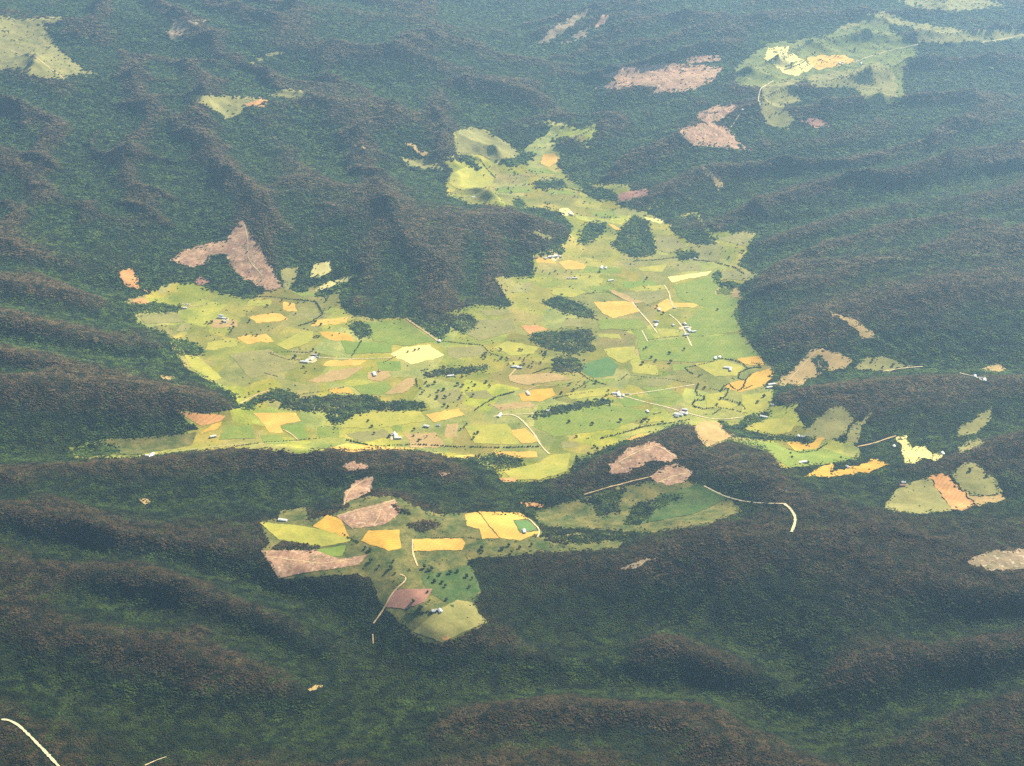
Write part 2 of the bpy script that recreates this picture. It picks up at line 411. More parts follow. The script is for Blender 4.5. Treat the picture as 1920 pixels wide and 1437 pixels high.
# ------------------------------------------------------------------ ground
tm, n, b = new_mat('forest_floor')
geo = N(n, 'ShaderNodeNewGeometry').outputs['Position']
c = mix(n, ramp(n, noise(n, geo, 500, 4), .35, .65), (0.014, 0.024, 0.009), (0.030, 0.027, 0.014))
c = mix(n, ramp(n, noise(n, geo, 45, 4, .7), .3, .7), c, (0.010, 0.018, 0.007))
n.links.new(c, b.inputs['Base Color'])
idx = np.arange(NX * NY).reshape(NY, NX)
q = np.stack([idx[:-1, :-1].ravel(), idx[:-1, 1:].ravel(), idx[1:, 1:].ravel(), idx[1:, :-1].ravel()], -1)
me = np_mesh('ground', np.stack([XX.ravel(), YY.ravel(), Z.ravel()], -1), q, smooth=True, quads=True)
ground = tag(link('ground', me, tm), 'hilly ground of ridges and gullies around the farming valley', 'ground', kind='structure')
# the land runs on past the modelled relief to the horizon
R = 70000.0
co = [(X0 - 60000, -20000, 120), (X1 + 60000, -20000, 120), (X1 + 60000, 95000, 120), (X0 - 60000, 95000, 120), (X0 + 5, Y0 + 5, 120), (X1 - 5, Y0 + 5, 120), (X1 - 5, Y1 - 5, 120), (X0 + 5, Y1 - 5, 120)]
ol = bpy.data.meshes.new('outer_land')
ol.from_pydata(co, [], [(0, 1, 5, 4), (1, 2, 6, 5), (2, 3, 7, 6), (3, 0, 4, 7)])
tag(link('outer_land', ol, tm), 'wooded land running on towards the horizon', 'land', kind='structure')

# ------------------------------------------------------------------ draped sheets
def densify(poly, step=7.0, closed=True, jit=0.0):
    out = []; n = len(poly)
    for i in range(n if closed else n - 1):
        a = np.array(poly[i], float); b = np.array(poly[(i + 1) % n], float)
        k = max(1, int(np.hypot(*(b - a)) / step))
        for j in range(k):
            p = a + (b - a) * j / k
            if jit: p = p + rng.normal(0, jit, 2) * (1, 0.6)
            out.append(p)
    if not closed: out.append(np.array(poly[-1], float))
    return np.array(out)
def sheet(name, poly_px, mat, label, cat, lift, jit=0.5):
    d = densify(poly_px, 4.0, True, 0)
    k = {'field': 0.8, 'plot': 1.3}.get(cat, 2.2)
    wob = np.stack([fbm(d[:, 0], d[:, 1], 13, 2, 61), 0.7 * fbm(d[:, 0], d[:, 1], 13, 2, 67)], -1) * 3.2 * k
    d = d + wob + rng.normal(0, 0.35 * k, d.shape)
    x, y = drop(d[:, 0], d[:, 1])
    return sheet_world(name, x, y, mat, label, cat, lift)
def sheet_world(name, x, y, mat, label, cat, lift):
    keep = [0]
    for i in range(1, len(x)):
        if math.hypot(x[i] - x[keep[-1]], y[i] - y[keep[-1]]) > 3: keep.append(i)
    x = x[keep]; y = y[keep]
    loop = np.stack([x, y], -1)
    g = G
    ix = np.arange(math.ceil((x.min() - X0) / g), math.floor((x.max() - X0) / g) + 1) * g + X0
    iy = np.arange(math.ceil((y.min() - Y0) / g), math.floor((y.max() - Y0) / g) + 1) * g + Y0
    P = np.zeros((0, 2))
    if len(ix) and len(iy):
        A, B = np.meshgrid(ix, iy); A = A.ravel(); B = B.ravel()
        m = inside(loop, A, B); P = np.stack([A[m], B[m]], -1)
    allp = np.concatenate([loop, P]); cx, cy = allp.mean(0)
    nl = len(loop)
    vs, es, fs, *_ = delaunay_2d_cdt([Vector((p[0] - cx, p[1] - cy)) for p in allp], [], [list(range(nl))], 1, 0.01)
    v = np.array([(p[0] + cx, p[1] + cy) for p in vs])
    z = samp(Z, v[:, 0], v[:, 1]) + lift
    tris = np.array([f for f in fs if len(f) == 3], np.int32)
    if not len(tris): return None
    a, b_, c_ = v[tris[:, 0]], v[tris[:, 1]], v[tris[:, 2]]
    ar = (b_[:, 0] - a[:, 0]) * (c_[:, 1] - a[:, 1]) - (b_[:, 1] - a[:, 1]) * (c_[:, 0] - a[:, 0])
    tris[ar < 0] = tris[ar < 0][:, ::-1]
    me = np_mesh(name, np.stack([v[:, 0], v[:, 1], z], -1), tris, smooth=True)
    return tag(link(name, me, mat), label, cat, kind='structure')

VALLEY = [(130,840),(185,825),(250,822),(330,815),(372,803),(345,785),(335,772),(400,775),(450,765),(440,745),(400,718),(350,692),(325,655),(310,625),(258,608),(250,580),(230,565),(290,545),(320,530),(360,528),(400,545),(470,560),(530,538),(560,548),(610,530),(665,518),(638,540),(635,565),(655,590),(700,598),(755,596),(830,590),(890,572),(930,575),(960,575),(940,545),(928,520),(1000,518),(1000,478),(1060,458),(1075,425),(1050,400),(1010,392),(950,388),(880,384),(835,365),(835,338),(850,318),(830,305),(855,290),(850,245),(885,236),(925,250),(975,285),(1005,262),(1030,248),(1018,225),(1055,230),(1085,242),(1120,230),(1112,262),(1095,272),(1115,275),(1090,292),(1055,290),(1045,312),(1085,345),(1175,345),(1190,360),(1160,385),(1200,395),(1255,365),(1215,400),(1250,420),(1280,400),(1310,395),(1325,425),(1345,435),(1422,435),(1400,470),(1385,500),(1430,520),(1380,535),(1395,560),(1375,590),(1395,625),(1430,675),(1452,690),(1448,705),(1435,725),(1450,735),(1445,760),(1500,755),(1490,770),(1510,800),(1560,825),(1600,830),(1620,855),(1590,865),(1470,880),(1430,835),(1370,825),(1330,838),(1310,822),(1300,800),(1280,795),(1250,805),(1150,835),(1080,870),(1065,890),(1010,905),(945,905),(930,885),(900,870),(850,860),(780,845),(700,845),(620,843),(560,852),(450,840),(330,850),(230,860),(140,862)]
PLATEAU = [(485,978),(520,975),(525,958),(572,950),(578,975),(620,965),(655,950),(650,940),(700,930),(745,932),(770,945),(820,965),(880,960),(960,962),(1000,975),(1018,1000),(990,1010),(1080,1000),(1180,1003),(1160,1030),(1000,1038),(875,1050),(905,1110),(888,1130),(912,1168),(870,1193),(830,1208),(805,1206),(780,1195),(750,1165),(722,1145),(705,1110),(690,1080),(640,1078),(560,1085),(520,1085),(490,1032),(505,1020)]
BOWL = [(1090,935),(1150,915),(1230,902),(1310,905),(1370,935),(1390,960),(1330,985),(1230,1000),(1170,998),(1100,992),(1050,990),(1010,985),(1000,960),(1050,945)]
# clearings in the forest: (polygon, material, label)
CLEAR = [
 ([(318,488),(345,470),(380,457),(425,450),(437,430),(455,413),(467,428),(480,455),(497,480),(510,505),(530,540),(500,545),(460,525),(430,500),(425,478),(400,478),(385,500),(350,500)],'pink','large pinkish logged slope running up to a sharp point above the valley bay'),
 ([(218,512),(245,503),(258,515),(256,535),(278,547),(240,540)],'orange','small orange soil clearing in the forest at the left of the valley'),
 ([(365,525),(380,518),(392,530),(375,535)],'red','small reddish patch under the big logged slope'),
 ([(525,505),(560,500),(555,530),(535,545)],'olive','olive clearing right of the pinkish logged slope'),
 ([(578,518),(590,495),(622,490),(620,510),(600,520)],'pale','pale straw clearing in the notch beside the central hill'),
 ([(590,545),(615,528),(667,517),(650,530),(610,545)],'pale','narrow pale strip pointing at the central hill'),
 ([(-10,28),(40,35),(110,28),(122,40),(82,46),(115,95),(155,130),(205,140),(150,142),(120,150),(60,145),(30,130),(-10,135)],'olive','large hazy olive pasture in the top left corner'),
 ([(318,183),(350,178),(490,182),(505,190),(498,202),(465,198),(450,215),(425,225),(400,205),(370,193)],'olive','winged olive clearing on the far left ridge'),
 ([(455,196),(490,184),(507,186),(498,202),(470,200)],'orange','orange soil tip on the winged olive clearing'),
 ([(500,180),(530,166),(570,168),(585,186),(540,187)],'olive','small rounded clearing beside the winged one'),
 ([(460,122),(515,95),(522,90),(530,97),(547,98),(520,104),(480,122)],'olive','thin forked clearing high on the far range'),
 ([(308,58),(330,38),(400,36),(370,48),(335,70),(325,82)],'pinkolive','crooked faint clearing near the top edge'),
 ([(1000,82),(1060,35),(1112,12),(1095,35),(1030,82)],'pinkolive','long slanting logged strip at the top of the photo'),
 ([(1048,82),(1110,45),(1105,65),(1065,86)],'pinkolive','short logged strip below the long slanting one'),
 ([(1112,56),(1130,25),(1155,18),(1140,35),(1124,58)],'pink','bright pink scar at the top of the photo'),
 ([(1108,168),(1160,148),(1125,143),(1180,125),(1260,118),(1335,124),(1360,124),(1340,152),(1300,170),(1240,176),(1215,182),(1232,165),(1200,160),(1165,168)],'pink','broad pink logged slope on the far plateau'),
 ([(1278,108),(1330,102),(1360,108),(1340,118),(1295,118)],'pink','thin pink patch above the broad logged slope'),
 ([(1432,110),(1440,90),(1475,88),(1478,98),(1503,112),(1462,130)],'pale','pale golden field at the left of the far plateau farm'),
 ([(1462,131),(1508,113),(1528,127),(1490,145)],'pale','lower pale golden field of the far plateau farm'),
 ([(1512,112),(1540,104),(1585,105),(1605,117),(1560,125),(1532,134)],'gold','golden field around the far plateau farmhouse'),
 ([(1430,162),(1500,148),(1490,175),(1505,190),(1470,200),(1492,225),(1480,245),(1440,235),(1422,200)],'olive','olive pasture below the far golden fields'),
 ([(1500,145),(1600,130),(1650,118),(1680,140),(1682,180),(1655,192),(1675,210),(1640,205),(1600,165),(1530,165)],'olive','scrubby pasture right of the far golden fields'),
 ([(1495,222),(1530,222),(1567,235),(1530,241)],'red','reddish strip at the foot of the far olive pasture'),
 ([(1300,222),(1325,205),(1355,194),(1385,196),(1372,212),(1350,225),(1325,232)],'pink','faint pinkish clearing left of the far road'),
 ([(1268,242),(1300,232),(1345,232),(1372,245),(1385,265),(1415,283),(1350,279),(1295,272)],'pink','wide pinkish clearing with a tail on the far slope'),
 ([(1375,125),(1440,80),(1520,70),(1560,62),(1600,35),(1660,45),(1720,86),(1722,112),(1695,125),(1698,190),(1655,195),(1600,168),(1500,152),(1428,166),(1380,160)],'scruboliv','broad scrubby ground around the far golden fields'),
 ([(1555,60),(1610,32),(1650,20),(1715,42),(1800,54),(1905,56),(1950,58),(1950,72),(1840,80),(1722,82),(1715,55),(1640,42)],'olive','long curved grassy ridge at the top right'),
 ([(1670,-5),(1850,-5),(1895,12),(1800,24),(1700,14)],'olive','hazy pasture at the very top right'),
 ([(1296,308),(1330,320),(1358,345),(1345,360),(1335,335)],'tan','crooked tan strip in the forest right of the upper valley'),
 ([(1150,372),(1165,362),(1217,354),(1217,366),(1160,382)],'red','red soil strip in the upper valley'),
 ([(638,287),(655,278),(692,278),(650,291)],'tan','small tan clearing left of the upper valley'),
 ([(757,267),(775,270),(820,296),(790,293)],'tan','slanting tan clearing left of the upper valley'),
 ([(752,296),(820,300),(832,320),(770,315)],'olive','olive clearing under the slanting tan one'),
 ([(980,428),(1000,430),(1038,448),(1030,452)],'olive','thin olive strip on the shoulder of the central hill'),
 ([(1450,722),(1480,698),(1525,653),(1560,655),(1597,675),(1590,690),(1540,700),(1500,722)],'tan','tan and pink cleared knoll right of the meandering stream'),
 ([(1600,692),(1620,670),(1650,668),(1712,686),(1660,696)],'olive','olive clearing on the side valley right of the cleared knoll'),
 ([(1843,692),(1870,682),(1888,692),(1880,699),(1850,698)],'tan','small tan clearing in the side valley'),
 ([(1552,583),(1600,598),(1647,630),(1620,637),(1600,615)],'tan','thin tan strip down the right forest slope'),
 ([(1500,820),(1540,780),(1568,758),(1590,765),(1600,785),(1585,815),(1560,826)],'olive','large olive hillside paddock above the orange field'),
 ([(1588,815),(1600,800),(1642,766),(1615,800),(1608,832),(1585,828)],'olive','narrow hillside paddock with a long spike'),
 ([(1790,822),(1800,800),(1840,775),(1860,762),(1858,785),(1840,805),(1820,815)],'olive','leaf-shaped clearing on the right slope'),
 ([(1795,838),(1830,824),(1855,828),(1830,842),(1800,852)],'olive','small clearing below the leaf-shaped one'),
 ([(1680,822),(1698,816),(1708,840),(1732,840),(1748,852),(1770,852),(1752,866),(1730,860),(1715,870),(1698,868)],'pale','bright pale hilltop clearing with ragged edges'),
 ([(1508,893),(1545,873),(1562,870),(1560,886),(1620,870),(1635,860),(1670,872),(1630,886),(1570,894)],'golddeep','long golden strip field behind the forest ridge'),
 ([(1655,955),(1690,907),(1740,896),(1787,958),(1720,966)],'olive','green triangular field left of the orange strip'),
 ([(1741,896),(1772,887),(1805,922),(1830,950),(1788,958)],'orange','orange ploughed strip between two green fields'),
 ([(1785,890),(1800,872),(1825,864),(1842,880),(1862,895),(1882,925),(1830,930),(1806,920)],'olive','green field right of the orange strip'),
 ([(1808,923),(1830,932),(1882,927),(1884,938),(1832,949)],'tan','tan edge strip below the right green field'),
 ([(1143,872),(1180,840),(1230,828),(1272,860),(1255,866),(1220,865),(1180,886),(1145,890)],'pink','pinkish logged hilltop in front of the valley'),
 ([(1218,895),(1235,880),(1270,870),(1298,885),(1290,902),(1250,912)],'pink','second logged patch below the pinkish hilltop'),
 ([(638,875),(660,867),(692,873),(688,881),(650,881)],'pink','small pink scar on the near forest ridge'),
 ([(643,948),(645,925),(670,900),(700,892),(695,925),(660,938)],'pink','pinkish logged patch above the plateau fields'),
 ([(820,888),(838,886),(845,892),(828,893)],'pink','tiny pink scar in the near forest'),
 ([(976,943),(1000,941),(1020,947),(1015,953),(985,951)],'orange','small orange cutting in the forest above the plateau'),
 ([(300,706),(325,705),(330,712),(305,713)],'tan','tiny tan clearing at the left forest edge'),
 ([(260,938),(275,935),(284,942),(270,948)],'tan','tiny tan clearing in the left foreground forest'),
 ([(1810,1055),(1850,1035),(1925,1030),(1960,1065),(1860,1072)],'pinkolive','pale scrubby patch at the right edge'),
 ([(1158,1068),(1210,1047),(1240,1045),(1195,1066)],'pinkolive','brownish bare patch on the near ridge crest'),
 ([(576,1292),(600,1285),(606,1289),(585,1296)],'tan','thin pale gap in the foreground forest'),
]
# fields inside the open land: (polygon, material, label)
FIELD = [
 ([(732,665),(755,652),(805,647),(835,668),(772,684)],'pale','brightest pale yellow field in the middle of the valley'),
 ([(975,612),(1010,611),(1028,619),(1002,622),(995,629)],'orange','pale orange wedge field beside the dark block wood'),
 ([(1113,567),(1170,565),(1186,567),(1198,586),(1150,597),(1130,588)],'gold','large striped golden field right of the valley centre'),
 ([(1030,548),(1045,541),(1080,540),(1100,550),(1075,558),(1040,555)],'yelgreen','oval yellow field near the foot of the central hill'),
 ([(1047,492),(1070,488),(1101,498),(1095,505),(1058,506)],'gold','golden field below the farm at the central hill tip'),
 ([(1252,520),(1336,508),(1325,517),(1260,530)],'pale','long thin pale yellow field near the right forest edge'),
 ([(1195,503),(1250,495),(1242,511),(1200,509)],'yelgreen','yellow green paddock above the long thin pale field'),
 ([(1140,545),(1152,545),(1207,568),(1188,569),(1165,560)],'tan','slanting tan strip above the large striped golden field'),
 ([(1225,577),(1252,560),(1265,569),(1305,569),(1311,573),(1298,577),(1265,576),(1245,586)],'gold','golden farmyard field with a pointed right arm'),
 ([(1092,684),(1140,670),(1160,685),(1150,705),(1112,709),(1090,697)],'teal','deep green crop field in the valley centre'),
 ([(1300,683),(1350,674),(1398,690),(1380,705),(1340,706)],'yelgreen','yellow green paddock inside the first stream bend'),
 ([(1380,672),(1427,667),(1432,686),(1395,684)],'golddeep','orange golden field against the right forest edge'),
 ([(1358,722),(1380,716),(1400,712),(1405,702),(1448,690),(1450,705),(1430,725),(1390,735),(1365,731)],'golddeep','golden field between two stream meanders'),
 ([(1322,741),(1360,735),(1352,750),(1385,760),(1372,768),(1325,765)],'yelgreen','yellow green paddock enclosed by the lower meanders'),
 ([(1392,742),(1445,735),(1447,765),(1405,786),(1390,772)],'yelgreen','yellow paddock between stream and forest edge'),
 ([(1395,806),(1420,791),(1470,783),(1492,797),(1482,812),(1440,816)],'yelgreen','lens-shaped paddock on the right of the lane'),
 ([(1440,806),(1455,797),(1480,792),(1492,799),(1468,815),(1445,814)],'golddeep','golden corner of the lens-shaped paddock'),
 ([(1475,831),(1500,820),(1547,822),(1531,842),(1490,847)],'golddeep','orange golden leaf-shaped field with one dark tree'),
 ([(1367,825),(1455,831),(1480,847),(1540,841),(1612,862),(1560,870),(1480,878),(1440,850)],'green','long curved lush green meadow behind the forest ridge'),
 ([(1300,802),(1320,790),(1345,792),(1382,815),(1345,830),(1325,838),(1310,822)],'tan','tan and olive knoll at the front edge of the valley'),
 ([(1172,824),(1200,815),(1217,812),(1207,821),(1190,831)],'gold','small golden wedge field under the front tree line'),
 ([(955,808),(985,804),(1012,828),(980,833)],'gold','pale golden square field beside the straight lane'),
 ([(925,848),(1005,847),(1008,858),(960,860),(930,857)],'gold','long golden field at the front of the valley'),
 ([(936,898),(978,893),(965,905),(945,905)],'orange','tiny orange field at the river gap'),
 ([(850,856),(890,853),(922,860),(870,862)],'gold','thin golden field on the front forest edge'),
 ([(972,740),(1000,731),(1035,728),(1042,742),(1012,754),(978,752)],'golddeep','orange golden field beside the valley-centre hedges'),
 ([(720,740),(765,708),(778,710),(776,725),(755,738)],'tan','tan gold curved field below the bright yellow one'),
 ([(797,778),(860,767),(872,779),(815,793)],'gold','golden field right of the dark long wood'),
 ([(475,775),(555,775),(563,790),(525,798),(530,812),(505,812),(490,790)],'gold','golden L-shaped field at the left front of the valley'),
 ([(337,773),(400,778),(422,780),(415,790),(378,800),(352,785)],'orange','orange brown field against the left forest'),
 ([(398,796),(417,792),(406,806),(374,815)],'golddeep','small golden field below the orange brown one'),
 ([(425,800),(470,798),(480,822),(410,825)],'green','plain green field left of the golden L-shaped field'),
 ([(526,800),(565,795),(578,820),(560,826)],'bright','bright green field right of the golden L-shaped field'),
 ([(575,716),(620,696),(682,688),(650,712),(600,719)],'tan','orange olive rising field left of the valley centre'),
 ([(612,842),(650,832),(720,839),(785,842),(660,848)],'gold','thin golden strip along the front left forest edge'),
 ([(518,648),(560,625),(587,620),(585,640),(540,657)],'yelgreen','triangular gold-green field in the left bay'),
 ([(348,667),(370,668),(417,710),(400,715),(355,687)],'yelgreen','slanting yellow slope at the left valley edge'),
 ([(180,828),(370,812),(360,835),(250,856),(190,853)],'rough','dull olive field along the left front forest edge'),
 ([(248,562),(270,560),(290,572),(252,575)],'orange','small orange patch at the far left valley edge'),
 ([(258,590),(330,585),(347,605),(270,608)],'olive','olive brown paddock at the far left valley edge'),
 ([(838,652),(905,650),(917,665),(850,673),(840,667)],'olive','olive gold paddock right of the bright yellow field'),
 ([(1013,308),(1018,291),(1040,288),(1052,300),(1030,313)],'gold','golden field in the upper valley'),
 ([(855,247),(885,237),(930,255),(973,285),(968,300),(920,300),(900,290),(860,287)],'olive','large hazy olive slope in the upper valley'),
 ([(1195,642),(1385,627),(1425,668),(1375,674),(1300,680),(1200,676)],'green','wide plain green meadow beside the right forest edge'),
 ([(1262,535),(1335,520),(1375,540),(1385,600),(1390,622),(1290,632),(1290,600),(1320,576),(1272,560)],'green','tall plain green meadow below the long thin pale field'),
 ([(1150,550),(1245,545),(1248,560),(1215,571)],'olive','olive brown paddock behind the slanting tan strip'),
 ([(690,698),(728,696),(735,706),(715,716),(690,712)],'tan','reddish tan patch around a pair of sheds'),
 ([(955,705),(1040,700),(1072,712),(985,722),(955,715)],'tan','orange olive paddock behind the valley-centre hedges'),
 ([(1350,450),(1375,438),(1420,436),(1395,462)],'olive','olive paddock under the upper right forest corner'),
 ([(1208,408),(1247,412),(1241,420),(1212,414)],'pale','small pale strip at the head of the upper block wood'),
 ([(1140,420),(1152,422),(1168,433),(1155,434)],'gold','small golden patch left of the upper block wood'),
 ([(1352,508),(1400,509),(1436,516),(1405,527),(1355,524)],'olive','olive scrubby patch at the right corner of the upper valley'),
 ([(1342,541),(1380,538),(1397,560),(1362,556),(1340,552)],'tan','tan patch against the right forest edge'),
 ([(1010,652),(1000,664),(960,668),(925,652),(950,640)],'yelgreen','yellow green scrubby paddock left of the rectangular wood'),
 ([(1120,598),(1200,600),(1215,616),(1125,618)],'green','thin green paddock below the striped golden field'),
 ([(1130,655),(1190,650),(1192,672),(1165,682),(1140,668)],'yelgreen','yellow paddock above the deep green crop'),
 ([(1190,657),(1236,653),(1240,664),(1195,668)],'tan','tan tinged strip in the meadow above the crooked hedge'),
 ([(1060,738),(1140,726),(1150,740),(1070,750)],'yelgreen','yellow green strip above the long narrow wood'),
 ([(870,800),(950,795),(975,835),(890,832)],'yelgreen','yellow green field left of the pale golden square'),
 ([(640,640),(735,645),(735,662),(650,664)],'bright','bright green paddock left of the brightest yellow field'),
 ([(430,665),(505,655),(560,690),(470,710)],'olive','round olive slope left of the triangular enclosure'),
 ([(660,725),(725,715),(745,740),(680,742)],'green','green paddock left of the tan gold curved field'),
 ([(880,290),(900,292),(925,305),(920,320),(890,318)],'yelgreen','yellow green hump in the upper valley'),
 ([(848,325),(880,312),(930,322),(920,350),(865,358),(840,345)],'yelgreen','round hazy yellow green hill in the upper valley'),
 ([(1195,430),(1210,428),(1208,440),(1196,446)],'tan','tan gap in the upper block wood'),
 ([(1230,440),(1262,445),(1290,462),(1250,476),(1232,470)],'olive','olive paddock between the upper woods'),
 ([(1302,462),(1345,458),(1350,490),(1310,492)],'olive','square olive paddock in the upper right of the valley'),
 ([(1030,855),(1070,850),(1062,885),(1010,900),(960,900),(945,885),(1010,868)],'yelgreen','yellow green riverside meadow at the valley mouth'),
 ([(1010,760),(1150,760),(1230,775),(1150,805),(1040,820),(1000,800)],'green','wide green meadow right of the straight lane'),
 ([(620,775),(790,772),(800,790),(700,805),(610,800)],'yelgreen','yellow green meadow below the dark long wood'),
 ([(860,600),(960,600),(970,620),(900,640),(870,625)],'olive','olive gold slope right of the small round wood'),
 ([(680,605),(755,600),(815,640),(760,650),(700,640)],'green','green slope at the foot of the central hill'),
 ([(487,980),(560,986),(635,998),(660,1015),(600,1026),(522,1012)],'yelgreen','yellow green striped field at the left of the plateau'),
 ([(586,988),(615,966),(640,975),(655,1010),(600,992)],'golddeep','golden hump field on the plateau'),
 ([(684,1003),(692,996),(748,995),(752,1030),(728,1033),(678,1015)],'golddeep','golden field left of the plateau track'),
 ([(774,1012),(865,1010),(874,1020),(865,1032),(776,1034)],'gold','bright rectangular golden field on the plateau'),
 ([(873,965),(895,960),(915,985),(935,1009),(905,1011),(898,992),(875,987)],'gold','left golden field by the plateau road loop'),
 ([(897,960),(975,962),(990,973),(962,976),(975,1001),(1008,996),(1012,999),(975,1014),(938,1010)],'gold','right golden field by the plateau road loop'),
 ([(964,977),(988,976),(1007,994),(977,999)],'teal','deep green square at the plateau road loop'),
 ([(490,1033),(590,1033),(640,1050),(692,1040),(672,1060),(560,1077),(522,1085)],'pink','pink and orange logged slope at the plateau edge'),
 ([(493,1034),(585,1034),(640,1052),(600,1070),(560,1076),(525,1083)],'cream','orange soil corner of the plateau logged slope'),
 ([(592,1032),(650,1022),(642,1043),(610,1045)],'bright','small bright green patch above the logged slope'),
 ([(630,968),(680,952),(742,938),(752,960),(722,985),(660,992)],'pink','broad pink logged patch above the plateau gold fields'),
 ([(722,1138),(742,1106),(810,1105),(795,1130),(760,1143)],'red','reddish purple ploughed field on the diamond farm'),
 ([(790,1082),(882,1060),(903,1108),(850,1140),(800,1108)],'darkgreen','green upper part of the diamond farm'),
 ([(820,1145),(858,1125),(885,1130),(908,1168),(830,1205),(775,1185)],'olive','olive lower tip of the diamond farm'),
 ([(826,1196),(838,1191),(846,1197),(834,1203)],'orange','small orange soil spot at the diamond tip'),
 ([(1235,930),(1310,908),(1365,935),(1300,965),(1190,985)],'darkgreen','dark green slope in the bowl behind the near crest'),
]
WOODS = [
 ([(992,640),(1002,626),(1110,617),(1117,635),(1105,645),(1118,655),(1070,664),(1030,656)],'dark rectangular wood in the middle of the valley'),
 ([(1012,566),(1050,557),(1098,573),(1112,592),(1125,602),(1080,592),(1055,585)],'slanting dark wood left of the striped golden field'),
 ([(836,590),(885,591),(897,604),(885,620),(868,625),(843,612)],'round dark wood at the foot of the central hill'),
 ([(756,597),(836,590),(846,612),(828,638),(797,622)],'pointed tip of forest below the central hill'),
 ([(655,612),(672,604),(692,610),(697,628),(672,636)],'small round wood left below the central hill'),
 ([(518,764),(560,748),(620,741),(690,742),(722,755),(780,752),(803,764),(760,771),(700,769),(640,766),(580,772)],'long dark wood across the left of the valley'),
 ([(787,702),(820,693),(917,684),(921,692),(870,701),(800,708)],'narrow wood below the brightest yellow field'),
 ([(990,782),(1035,765),(1145,748),(1148,756),(1060,773),(1000,785)],'long narrow wood right of the straight lane'),
 ([(1150,462),(1158,438),(1190,405),(1215,415),(1222,450),(1232,478),(1190,483)],'dark block wood in the upper right of the valley'),
 ([(1083,455),(1100,420),(1137,418),(1130,440),(1098,456)],'small wood left of the upper block wood'),
 ([(1255,415),(1300,402),(1332,440),(1347,453),(1310,460),(1270,440)],'wood below the upper right forest edge'),
 ([(1260,483),(1275,473),(1302,471),(1312,483),(1278,488)],'small oval wood near the upper right farms'),
 ([(240,573),(290,568),(342,576),(336,586),(252,589)],'flat forest finger reaching into the far left valley edge'),
 ([(300,632),(350,638),(385,655),(372,668),(320,660)],'forest finger below the scrubby bay pastures'),
 ([(330,690),(365,712),(400,722),(445,740),(430,768),(350,765)],'dark forest tip left of the scrub knoll'),
 ([(185,828),(215,835),(225,850),(190,856),(150,858),(135,845)],'small wood at the far left front corner of the valley'),
 ([(590,552),(640,530),(655,532),(610,556)],'thin wood below the narrow pale strip'),
 ([(1090,940),(1110,935),(1170,915),(1180,922),(1115,945)],'thin wood along the top of the bowl'),
 ([(1020,1012),(1100,1002),(1180,1003),(1165,1012),(1060,1022)],'broken wood along the lower side of the bowl'),
 ([(760,985),(800,975),(830,985),(790,998)],'small dark wood above the rectangular golden field'),
 ([(735,945),(760,955),(775,965),(745,960)],'small dark wood beside the broad pink logged patch'),
 ([(850,860),(872,860),(940,851),(972,860),(988,875),(930,882),(880,884)],'forest tongue reaching into the front meadow'),
 ([(1360,805),(1385,795),(1405,780),(1450,768),(1432,788),(1398,800),(1380,812)],'riverside wood beside the lens-shaped paddock'),
 ([(1345,786),(1380,802),(1440,817),(1475,817),(1535,822),(1520,832),(1430,824),(1368,820)],'band of trees between the lane and the curved meadow'),
 ([(1040,672),(1085,672),(1095,690),(1075,700),(1035,695)],'ragged copse beside the deep green crop field'),
 ([(1110,942),(1165,930),(1160,962),(1120,968)],'dark copse on the left of the bowl'),
 ([(1175,985),(1185,950),(1260,925),(1290,925),(1235,955),(1200,985)],'dark wood curving through the bowl'),
 ([(505,1030),(530,1015),(575,1022),(605,1028),(590,1033)],'dark copse between two plateau fields'),
 ([(855,290),(882,296),(885,302),(905,318),(898,322),(870,305),(835,298)],'dark hazy wood between two upper valley slopes'),
 ([(925,300),(965,298),(975,285),(1005,290),(985,308),(960,312)],'hazy wood in the middle of the upper valley'),
 ([(1030,262),(1060,258),(1100,268),(1092,292),(1060,288)],'hazy wood near the head of the upper valley'),
 ([(1095,345),(1150,360),(1160,378),(1115,372),(1092,360)],'hazy wood left of the red soil strip'),
 ([(1175,375),(1250,370),(1262,400),(1215,398),(1190,392)],'wood below the red soil strip'),
 ([(1000,342),(1050,338),(1065,352),(1005,355)],'hazy copse around an upper valley house'),
 ([(960,378),(975,372),(985,382),(970,390)],'small hazy copse in the upper valley'),
 ([(1340,515),(1345,506),(1352,512),(1350,528),(1395,534),(1380,540),(1342,532)],'scrubby edge wood at the right forest corner'),
 ([(985,455),(1030,455),(1062,470),(1050,478),(1000,478)],'low wood at the foot of the central hill tip'),
 ([(445,760),(475,735),(520,728),(565,742),(540,755),(500,750),(470,770)],'grey scrub knoll at the left of the valley'),
 ([(655,745),(610,775),(620,800),(645,790),(690,770)],'loose copse below the long dark wood'),
 ([(1522,670),(1535,667),(1556,690),(1550,700),(1536,696)],'trees on the side of the cleared knoll'),
]
sheet('pasture', VALLEY, M['pasture'], 'yellow green pasture covering the whole valley floor', 'pasture', 1.2)
sheet('pasture', PLATEAU, M['rough'], 'rough dark green pasture on the plateau in front of the valley', 'pasture', 1.2)
sheet('pasture', BOWL, M['rough'], 'rough green pasture in the bowl behind the near crest', 'pasture', 1.2)
for k, (poly, mk, lab) in enumerate(CLEAR):
    sheet('clearing', poly, M[mk], lab, 'clearing', {'rough': 1.4, 'scruboliv': 1.4, 'olive': 1.9}.get(mk, 2.5) + .1 * (k % 4), 0.9)
for k, (poly, mk, lab) in enumerate(FIELD):
    sheet('field', poly, M[mk], lab, 'field', 2.2 + 0.25 * (k % 4), 0.3)

